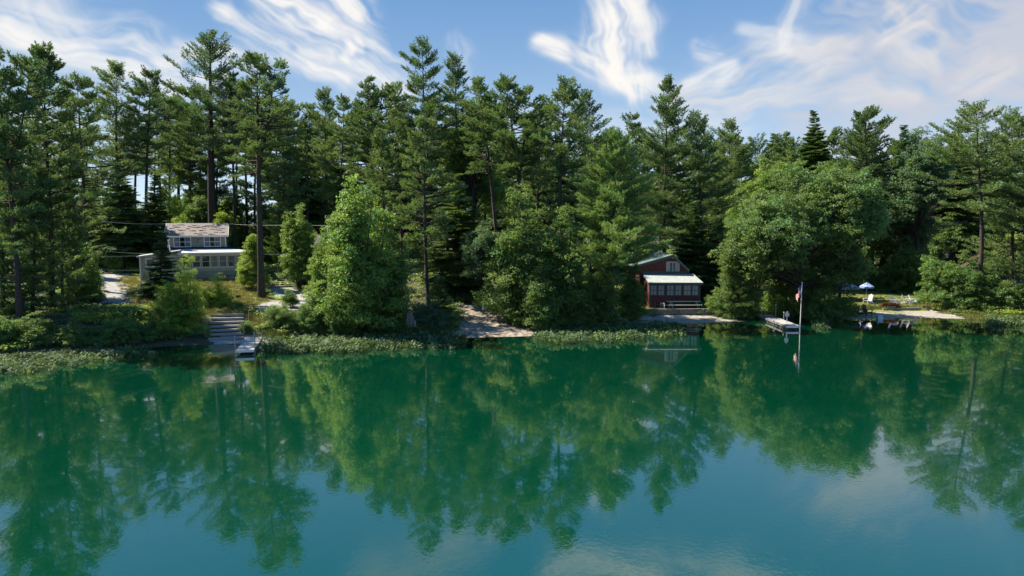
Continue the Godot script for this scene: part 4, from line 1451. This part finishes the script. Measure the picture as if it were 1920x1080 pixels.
func forest() -> void:
	var R := func(k, b, d, t, ty, w, c, col, label, x := {}): tree(k, b, d, t, ty, w, c, col, label, x)
	# shore pines and others by the grey cottage
	R.call("pine", 38, 53, 8, 108, 76, 470, PINE, "tall leaning pine with a bare forked trunk on the shaded bank", {"density": .9, "fork": 1.6})
	R.call("pine", 98, 58, 92, 106, 84, 420, PINE, "straight shore pine with a dark spiky crown above the shaded bank")
	R.call("pine", 168, 67, 148, 148, 74, 430, PINE2, "slender pine with open branches beside the gravel drive", {"density": .9})
	R.call("white", 222, 89, 216, 126, 66, 330, PINE2, "feathery white pine standing behind the gravel drive")
	R.call("pine", 276, 88, 280, 138, 56, 310, PINE, "narrow dark pine next to the feathery white pine")
	R.call("spruce", 232, 80, 232, 290, 44, 470, PINE, "dark spruce under the feathery white pine")
	R.call("spruce", 285, 84, 286, 330, 36, 480, PINE, "short dark spruce behind the wing of the grey cottage")
	R.call("white", 402, 92, 396, 76, 100, 300, DARK, "tallest white pine with a thick black trunk behind the grey cottage", {"thick": 2.2})
	R.call("pine", 490, 67, 480, 112, 80, 330, PINE2, "tall red pine with a bare forked trunk in front of the grey cottage", {"fork": 1.5, "density": .75, "thick": 1.45})
	R.call("pine", 440, 90, 438, 150, 56, 280, PINE, "thin pine behind the upper storey of the grey cottage")
	R.call("white", 60, 56, 60, 330, 66, 620, PINE, "dark young hemlock-like pine over the shaded bank", {"density": 1.2})
	R.call("white", 118, 60, 118, 372, 54, 610, PINE, "drooping young evergreen beside the shaded bank", {"density": 1.2})
	R.call("white", 8, 55, 8, 260, 66, 615, PINE, "dense dark evergreen at the mouth of the shaded bank", {"density": 1.2})
	for q in [[318, 100, 182, 34], [338, 104, 196, 30], [356, 98, 205, 28], [376, 106, 170, 34], [300, 108, 178, 30], [462, 102, 170, 34], [520, 100, 190, 36], [546, 98, 205, 34]]:
		R.call("pine", q[0] + 3, q[1], q[0], q[2], q[3] * 1.6, q[2] + 150, PINE2, "slim bare-trunked pine in the open stand behind the grey cottage", {"group": "slim pines behind the grey cottage", "density": .8})
	# middle stand
	R.call("pine", 578, 95, 576, 200, 40, 330, PINE2, "thin pine with a pale crown next to the red pine")
	R.call("white", 612, 92, 610, 176, 40, 380, PINE2, "wispy-topped pine over the bright leafy tree")
	R.call("pine", 640, 86, 640, 188, 48, 380, PINE2, "broad mid-height pine over the bright leafy tree")
	R.call("pine", 693, 84, 690, 158, 56, 330, PINE, "dark twin-topped pine in the middle stand", {"fork": 1.4})
	R.call("pine", 752, 80, 745, 172, 60, 420, PINE2, "grey-green pine with many dead twigs in the middle stand")
	R.call("white", 800, 82, 798, 92, 72, 330, PINE, "tall layered white pine towering over the sandy path")
	R.call("white", 858, 84, 856, 112, 46, 300, PINE, "narrow layered white pine beside the towering one")
	R.call("round", 888, 85, 884, 172, 62, 400, LIGHT, "yellow-green leafy tree among the dark pines")
	R.call("pine", 803, 66, 788, 226, 66, 470, PINE2, "shore pine with a straight bare lower trunk by the sandy path")
	R.call("pine", 940, 72, 892, 158, 66, 330, PINE2, "strongly leaning pine with a dark bare trunk over the sandy path", {"thick": 1.1})
	R.call("pine", 985, 70, 952, 158, 68, 330, PINE2, "crooked pine with a wide tufted crown", {"fork": 1.3})
	R.call("pine", 1040, 68, 1062, 165, 62, 340, PINE2, "open-crowned shore pine with a curving trunk above dense bushes", {"thick": 1.1})
	R.call("white", 1108, 80, 1102, 180, 60, 420, PINE, "dense white pine behind the open-crowned shore pine")
	R.call("pine", 1010, 86, 1010, 205, 54, 420, PINE2, "mid-height pine filling the gap between two crooked pines")
	R.call("pine", 720, 72, 716, 250, 56, 470, PINE2, "shorter shaded pine behind the bright leafy tree")
	R.call("spruce", 860, 74, 860, 330, 62, 540, PINE2, "spruce with bright branch tips at the head of the sandy path")
	R.call("white", 1146, 64, 1152, 262, 100, 500, Color(.21, .32, .10), "soft light-green young pine with fanned branches beside the red cottage", {"density": 1.8})
	# leafy trees of the middle shore
	R.call("multi", 672, 58, 676, 276, 88, 600, LIGHT, "bright many-stemmed leafy tree with a pointed top by the sandy path", {"density": .85})
	R.call("multi", 622, 60, 620, 392, 56, 590, LIGHT, "lower leafy tree leaning out from the bright pointed one")
	R.call("multi", 728, 60, 728, 424, 56, 595, MID, "leafy tree at the foot of the shore pine")
	R.call("multi", 566, 72, 566, 370, 40, 520, LIGHT, "young leafy tree between the red pine and the bright leafy tree")
	R.call("multi", 985, 64, 972, 325, 92, 575, MID, "tall broad-leaved tree overhanging the sandy path")
	R.call("multi", 1062, 63, 1058, 372, 66, 575, MID, "bushy tree beside the overhanging one")
	R.call("multi", 930, 69, 905, 400, 50, 518, BLUE, "blue-green leafy tree arching over the top of the path")
	R.call("multi", 1012, 60.5, 1014, 462, 50, 612, MID, "dense dark bush behind the grey stump")
	R.call("shrub", 1075, 61.5, 1075, 495, 52, 610, MID, "dense dark bush above the pale shore rock")
	R.call("shrub", 1130, 62.5, 1130, 470, 46, 604, MID, "leafy bush with lit top beside the soft light-green pine")
	R.call("multi", 1186, 67, 1190, 476, 36, 600, MID, "leafy bush touching the corner of the red cottage")
	R.call("shrub", 975, 62, 975, 535, 34, 612, MID, "dark bush at the edge of the sandy path")
	R.call("shrub", 808, 60, 808, 545, 46, 612, BLUE, "silvery-leaved bush beside the weathered boards", {"fine": true})
	R.call("spruce", 822, 62, 822, 520, 30, 615, PINE2, "small bright-tipped pine sapling by the weathered boards")
	R.call("shrub", 735, 58.5, 735, 540, 40, 618, MID, "leafy bush behind the weathered boards")
	# trees behind and beside the red cottage
	R.call("white", 1246, 86, 1244, 163, 76, 470, PINE, "tall pointed pine rising behind the red cottage", {"density": 1.15})
	R.call("white", 1312, 82, 1310, 222, 72, 500, PINE, "broad dark pine beside the tall pointed one")
	R.call("white", 1368, 96, 1366, 236, 56, 420, PINE2, "layered pine in the gap before the big maple")
	R.call("pine", 1190, 92, 1186, 225, 44, 380, PINE, "wispy pine beside the tall pointed one")
	R.call("spruce", 1300, 79, 1300, 380, 46, 560, DARK, "dark spruce close behind the red cottage")
	R.call("spruce", 1345, 84, 1345, 400, 46, 570, DARK, "second dark spruce beyond the red cottage")
	# the big maple
	R.call("round", 1505, 68, 1500, 300, 142, 572, Color(.155, .265, .095), "huge spreading maple over the long dock", {"density": 1.5})
	R.call("round", 1572, 69, 1580, 366, 74, 522, Color(.155, .265, .09), "second maple crown reaching over the far lawn")
	R.call("multi", 1385, 68.5, 1386, 398, 46, 592, Color(.155, .255, .075), "light-leaved birch clump at the edge of the small beach", {"fine": true, "density": 1.3})
	R.call("shrub", 1462, 70.5, 1466, 515, 36, 585, LIGHT, "yellow-green bush beside the dock gangplank")
	R.call("shrub", 1530, 66, 1530, 530, 52, 603, MID, "dark bush beyond the flagpole", {"density": 1.2})
	R.call("shrub", 1575, 67, 1572, 545, 34, 602, MID, "dark low bush between the flagpole and the black chairs")
	R.call("shrub", 1345, 69, 1346, 536, 20, 580, LIGHT, "small pale bush beside the red cottage corner", {"fine": true})
	# behind the maple
	R.call("round", 1430, 92, 1430, 285, 66, 470, LIGHT, "rounded yellow-green tree behind the huge maple")
	R.call("round", 1560, 88, 1560, 300, 66, 470, MID, "rounded green tree between the spruce and the huge maple")
	R.call("spruce", 1526, 98, 1525, 212, 48, 420, PINE, "dark pointed spruce rising behind the huge maple")
	R.call("spruce", 1475, 108, 1474, 250, 30, 400, PINE2, "slim spruce in the gap behind the huge maple")
	R.call("pine", 1622, 92, 1620, 214, 70, 430, PINE, "dense round-crowned pine behind the huge maple", {"density": 1.7})
	R.call("round", 1720, 88, 1716, 238, 66, 480, BLUE, "tall blue-green leafy tree beside the dead tree")
	R.call("spruce", 1786, 100, 1785, 248, 40, 420, PINE2, "spruce with an uneven top near the tall open pine")
	R.call("spruce", 1690, 104, 1690, 238, 30, 420, PINE, "slim dark spruce behind the blue-green tree")
	R.call("dead", 1712, 92, 1708, 362, 50, 470, Color(.16, .125, .105), "dead bare conifer with grey-brown twigs beside the maple", {"density": 1.1})
	R.call("white", 1832, 73, 1838, 203, 84, 400, PINE2, "tall open pine with a bare dark trunk near the brown cabin", {"density": .85, "thick": 1.2})
	R.call("white", 1896, 75, 1905, 218, 74, 520, PINE2, "bushy pine beside the tall open one")
	R.call("white", 1960, 70, 1965, 190, 90, 480, PINE, "shaded pine past the bushy one")
	# the thicket at the bay
	R.call("multi", 1700, 86, 1700, 440, 52, 548, MID, "leafy young tree behind the row of pale chairs")
	R.call("multi", 1772, 74, 1770, 452, 50, 578, MID, "wide leafy bush at the end of the sandy bay")
	R.call("multi", 1812, 73, 1812, 462, 50, 585, MID, "leafy bush under the tall open pine")
	R.call("multi", 1862, 72, 1862, 500, 50, 590, MID, "leafy bush under the bushy pine")
	R.call("shrub", 1910, 73, 1912, 520, 46, 590, MID, "dark shrub by the reeds of the bay")
	R.call("shrub", 1656, 88, 1656, 490, 40, 548, MID, "leafy shrub at the back of the far lawn")
	# shrubs round the grey cottage
	R.call("spruce", 300, 66, 301, 438, 30, 558, Color(.085, .16, .08), "young dark spruce in front of the cottage wing", {"density": 1.2})
	R.call("multi", 152, 63, 150, 452, 44, 572, LIGHT, "pale leafy young tree beside the gravel drive")
	R.call("shrub", 178, 64, 178, 530, 24, 572, MID, "round bush at the edge of the gravel drive")
	R.call("shrub", 346, 56, 346, 474, 54, 640, Color(.29, .42, .08), "tall light-green shrub with fine leaves before the porch", {"fine": true, "density": 1.1})
	R.call("shrub", 310, 55, 308, 560, 34, 640, MID, "rounded shrub on the bank beside the tall light-green one", {"fine": true})
	R.call("shrub", 412, 62, 412, 512, 44, 588, LIME, "bright lime-green shrub under the porch windows", {"fine": true})
	R.call("cone", 472, 71, 470, 434, 26, 532, LIME, "slim lime-green young tree at the corner of the porch", {"fine": true, "density": 1.2})
	R.call("shrub", 497, 69, 497, 535, 14, 562, MID, "small bush at the foot of the red pine", {"fine": true})
	R.call("shrub", 463, 56, 463, 596, 13, 621, MID, "small round bush beside the wide timber steps", {"fine": true})
	R.call("shrub", 446, 60, 446, 566, 14, 590, MID, "low bush at the head of the wide timber steps", {"fine": true})
	R.call("shrub", 530, 57.5, 530, 562, 40, 616, MID, "wide low bush beyond the small round one", {"fine": true})
	R.call("shrub", 585, 58, 585, 556, 42, 618, MID, "dark low hedge-like bush under the bright leafy tree", {"fine": true})
	R.call("shrub", 640, 57.5, 640, 560, 44, 620, MID, "dark bush at the foot of the bright leafy tree")
	R.call("shrub", 548, 62, 548, 540, 16, 568, MID, "upright bush beside the gravel path", {"fine": true})
	for q in [[15, 50.5, 590], [70, 51, 580], [125, 51.5, 596], [180, 52.5, 602], [232, 53, 590], [275, 54, 605], [-30, 50, 570]]:
		R.call("shrub", q[0], q[1], q[0], q[2], 42, 650, MID, "rounded waterside bush on the bank below the tall pines", {"group": "bushes along the shaded bank"})
	R.call("shrub", 262, 57, 262, 575, 26, 612, MID, "feathery bush beside the end of the gravel drive")
	# understorey and distant woods
	var r := RandomNumberGenerator.new()
	r.seed = 4242
	for i in 44:
		var px := -40.0 + i * 46.0 + r.randf_range(-18, 18)
		var d := r.randf_range(88.0, 112.0)
		if px > 240 and px < 480:
			d = r.randf_range(92.0, 112.0)
		var top := r.randf_range(352.0, 420.0) if px < 600 else r.randf_range(380.0, 450.0)
		R.call("multi" if i % 3 else "round", px, d, px, top, r.randf_range(34, 52), 520, [LIGHT, MID, LIME, MID][i % 4], ["yellow-green", "mid-green", "lime-green", "deep green"][i % 4] + (" many-stemmed" if i % 3 else " single-stemmed") + " young tree in the wood behind the " + near_what(px), {"group": "understorey of the wood", "big": 1.35, "density": .8})
	for i in 22:
		var px := 70.0 + i * 23.0 + r.randf_range(-10, 10)
		var d := r.randf_range(82.0, 96.0) if px < 235 else r.randf_range(90.0, 104.0)
		R.call(["multi", "cone", "white"][i % 3], px, d, px, r.randf_range(325.0, 405.0), r.randf_range(28, 44), 500, [LIGHT, MID, PINE2, LIME][i % 4], ["yellow-green bushy", "mid-green slim", "grey-green feathery", "lime-green bushy"][i % 4] + " sapling among the trunks behind the " + near_what(px), {"group": "saplings among the trunks", "big": 1.2, "density": .9})
	for i in 58:
		var px := 540.0 + i * 24.5 + r.randf_range(-12, 12)
		var d := r.randf_range(100.0, 138.0)
		var top := r.randf_range(200.0, 265.0) if px < 1150 else r.randf_range(250.0, 300.0)
		R.call(["white", "spruce", "pine", "white"][i % 4], px, d, px, top, r.randf_range(36, 56), 430, [PINE, PINE2, DARK][i % 3], ["distant layered pine", "distant pointed spruce", "distant tufted pine", "distant feathery pine"][i % 4] + " in the wood far behind the " + near_what(px), {"group": "conifers of the wood behind the shore", "big": 1.7, "density": .75})
	for i in 11:
		var px := -50.0 + i * 58.0 + r.randf_range(-10, 10)
		if px > 170 and px < 330:
			continue
		var d := r.randf_range(74.0, 92.0) if px < 240 or px > 500 else r.randf_range(94.0, 106.0)
		R.call(["white", "pine", "white"][i % 3], px, d, px + r.randf_range(-8, 8), r.randf_range(190.0, 300.0), r.randf_range(40, 58), r.randf_range(370, 440), [PINE, PINE2, DARK][i % 3], ["mid-height layered", "mid-height tufted", "mid-height dark"][i % 3] + " pine in the stand behind the " + near_what(px), {"group": "mid-height pines of the stand", "big": 1.2})
	for i in 12:
		var px := -30.0 + i * 48.0 + r.randf_range(-14, 14)
		var d := r.randf_range(112.0, 150.0)
		R.call(["pine", "white"][i % 2], px, d, px, r.randf_range(165.0, 245.0), r.randf_range(30, 44), 330, [PINE, PINE2][i % 2], ["distant thin tufted pine", "distant thin layered pine"][i % 2] + " far behind the " + near_what(px), {"group": "thin conifers behind the grey cottage", "big": 1.5, "density": .6})
	for i in 26:
		var px := -60.0 + i * 82.0 + r.randf_range(-20, 20)
		var d := r.randf_range(150.0, 190.0)
		R.call("round", px, d, px, r.randf_range(358.0, 385.0) if px < 600 else r.randf_range(300.0, 340.0), r.randf_range(50, 66), 440, [MID, PINE2, DARK][i % 3], ["mid-green", "grey-green", "dark"][i % 3] + " rounded tree on the skyline far behind the " + near_what(px), {"group": "far trees closing the view", "big": 2.4, "density": .6})

func ground_plants() -> void:
	rng.seed = 99
	var lance := weed_clump(201)
	var tuft := blades(26, .22, .26, .022, .8, 202)
	var low := leaf_spray(46, .5, .10, .15, 203)
	var pw := [Color(.08, .14, .05), Color(.12, .19, .06), Color(.10, .16, .09), Color(.07, .12, .05)]
	strew("pickerelweed", "long bed of water plants below the bushy bank of tall pines", "water plants", [[-10, 668], [130, 660], [285, 652], [290, 664], [190, 676], [100, 690], [-10, 704]], 700, [lance], M.blade, pw, Vector2(.4, .75), true)
	strew("pickerelweed", "bright bed of water plants beyond the short dock", "water plants", [[488, 648], [560, 636], [700, 632], [800, 630], [870, 632], [868, 645], [760, 652], [640, 658], [520, 664], [486, 660]], 1500, [lance], M.blade, pw, Vector2(.55, 1.0), true)
	strew("pickerelweed", "green bed of water plants below the grey stump and pale rock", "water plants", [[1003, 626], [1090, 614], [1200, 608], [1286, 616], [1284, 626], [1190, 632], [1100, 640], [1010, 646]], 1200, [lance], M.blade, pw, Vector2(.55, .95), true)
	strew("pickerelweed", "reeds along the far end of the sandy bay", "water plants", [[1842, 602], [1930, 598], [1930, 612], [1860, 610]], 170, [lance], M.blade, pw, Vector2(.6, 1.0), true)
	strew("pickerelweed", "small clump of water plants beside the flagpole", "water plants", [[1525, 606], [1556, 604], [1558, 618], [1522, 619]], 46, [lance], M.blade, pw, Vector2(.6, 1.0), true)
	strew("dry_grass", "yellowed grass of the yard below the grey cottage", "grass", [[224, 520], [290, 516], [480, 528], [510, 560], [474, 580], [500, 604], [486, 626], [462, 628], [462, 592], [376, 590], [360, 600], [255, 592]], 3800, [tuft], M.blade, [Color(.27, .26, .09), Color(.19, .22, .06), Color(.31, .29, .14)], Vector2(.5, 1.2))
	strew("low_ferns", "bright low ferns covering the slope below the gravel drive", "ferns", [[140, 575], [260, 575], [300, 590], [330, 610], [270, 612], [150, 604]], 520, [low], M.leaf, [LIME, LIGHT, Color(.16, .20, .05)], Vector2(.5, 1.0), false, .22)
	strew("shore_grass", "long grass along the bank between the timber steps and the bushes", "grass", [[486, 618], [700, 616], [840, 614], [836, 632], [700, 634], [560, 638], [500, 632]], 1500, [tuft], M.blade, [Color(.10, .14, .04), Color(.15, .16, .05), Color(.07, .11, .035)], Vector2(.8, 1.7))
	strew("lawn_grass", "mown yellow-green grass of the far lawn", "grass", [[1562, 549], [1640, 546], [1724, 561], [1730, 578], [1562, 583]], 2200, [tuft], M.blade, [Color(.20, .23, .055), Color(.25, .25, .07)], Vector2(.3, .55))
	strew("cottage_grass", "short grass in front of the red cottage", "grass", [[1178, 570], [1348, 568], [1354, 584], [1178, 586]], 1500, [tuft], M.blade, [Color(.18, .21, .05), Color(.23, .24, .07)], Vector2(.3, .55))
	strew("bay_grass", "tufts of yellow grass where the sandy bay meets the thicket", "grass", [[1716, 566], [1790, 574], [1900, 588], [1920, 600], [1840, 602], [1790, 590]], 700, [tuft], M.blade, [Color(.20, .20, .06), Color(.12, .15, .04)], Vector2(.8, 1.8))
	var uat := []
	var utint := []
	while uat.size() < 5200:
		var x := rng.randf_range(-48.0, 68.0)
		var d := shore_d(x) + 1.2 + 44.0 * pow(rng.randf(), 1.3)
		var hh := height(x, d)
		if region_of(x, d, hh) != "ground" or noise.get_noise_2d(x * 7.0, d * 7.0) < rng.randf_range(-.6, .15):
			continue
		uat.append(Transform3D(Basis(Vector3.UP, rng.randf() * TAU) * rng.randf_range(.6, 1.6), Vector3(x, hh + rng.randf_range(.12, .55), -d)))
		utint.append(tone([DARK, MID, LIGHT, LIME][rng.randi() % 4], .25))
	var ug := scatter(self, "undergrowth", low, M.leaf, uat, utint)
	tag(ug, "low ferns and seedlings covering the floor of the wood", "undergrowth")
	ug.set_meta("kind", "stuff")
	strew("path_plants", "patchy low plants along both sides of the sandy path", "ground cover", [[820, 600], [862, 596], [850, 626], [800, 628]], 160, [low], M.leaf, [Color(.12, .14, .05), MID], Vector2(.35, .7), false, .15)
	strew("path_plants", "low plants beside the sandy path under the dark bushes", "ground cover", [[930, 582], [965, 590], [1020, 612], [990, 616], [950, 602]], 200, [low], M.leaf, [DARK, MID, Color(.12, .13, .04)], Vector2(.35, .7), false, .15)

# ----------------------------------------------------------------
func _ready() -> void:
	rng.seed = 7
	noise.seed = 3
	noise.frequency = 0.02
	noise.fractal_octaves = 3
	var cam := Camera3D.new()
	cam.name = "camera"
	cam.fov = rad_to_deg(2.0 * atan(540.0 / F))
	cam.near = 0.5
	cam.far = 2000.0
	cam.position = Vector3(0, CAM, 0)
	cam.rotation.x = -th
	add_child(cam)
	cam.current = true
	var env := Environment.new()
	env.background_mode = Environment.BG_SKY
	var sm := PanoramaSkyMaterial.new()
	sm.panorama = sky_texture()
	env.sky = Sky.new()
	env.sky.sky_material = sm
	env.tonemap_mode = Environment.TONE_MAPPER_LINEAR
	env.tonemap_exposure = 2.7
	env.sdfgi_enabled = true
	env.ssao_enabled = true
	env.ssil_enabled = true
	var we := WorldEnvironment.new()
	we.name = "world"
	we.environment = env
	add_child(we)
	var sun := DirectionalLight3D.new()
	sun.name = "sun"
	sun.light_energy = 1.5
	sun.light_color = Color(1.0, .95, .86)
	sun.light_angular_distance = 0.5
	sun.shadow_enabled = true
	add_child(sun)
	sun.look_at_from_position(Vector3(-.70, .78, -.24), Vector3.ZERO)
	materials()
	sprays()
	for q in [[-300, 690], [0, 672], [100, 664], [200, 656], [300, 649], [395, 645], [440, 643], [500, 645], [560, 636], [700, 633], [800, 631], [900, 633], [1000, 630], [1060, 618], [1120, 610], [1200, 606], [1290, 606], [1360, 605], [1420, 600], [1500, 602], [1580, 599], [1700, 596], [1800, 597], [1920, 600], [2100, 605]]:
		var p := plane_at(q[0], q[1], 0.0)
		shore.append([p.x, -p.z])
	land()
	grey_cottage()
	red_cottage()
	far_cabin()
	forest()
	rng.seed = 31
	small_things()
	ground_plants()
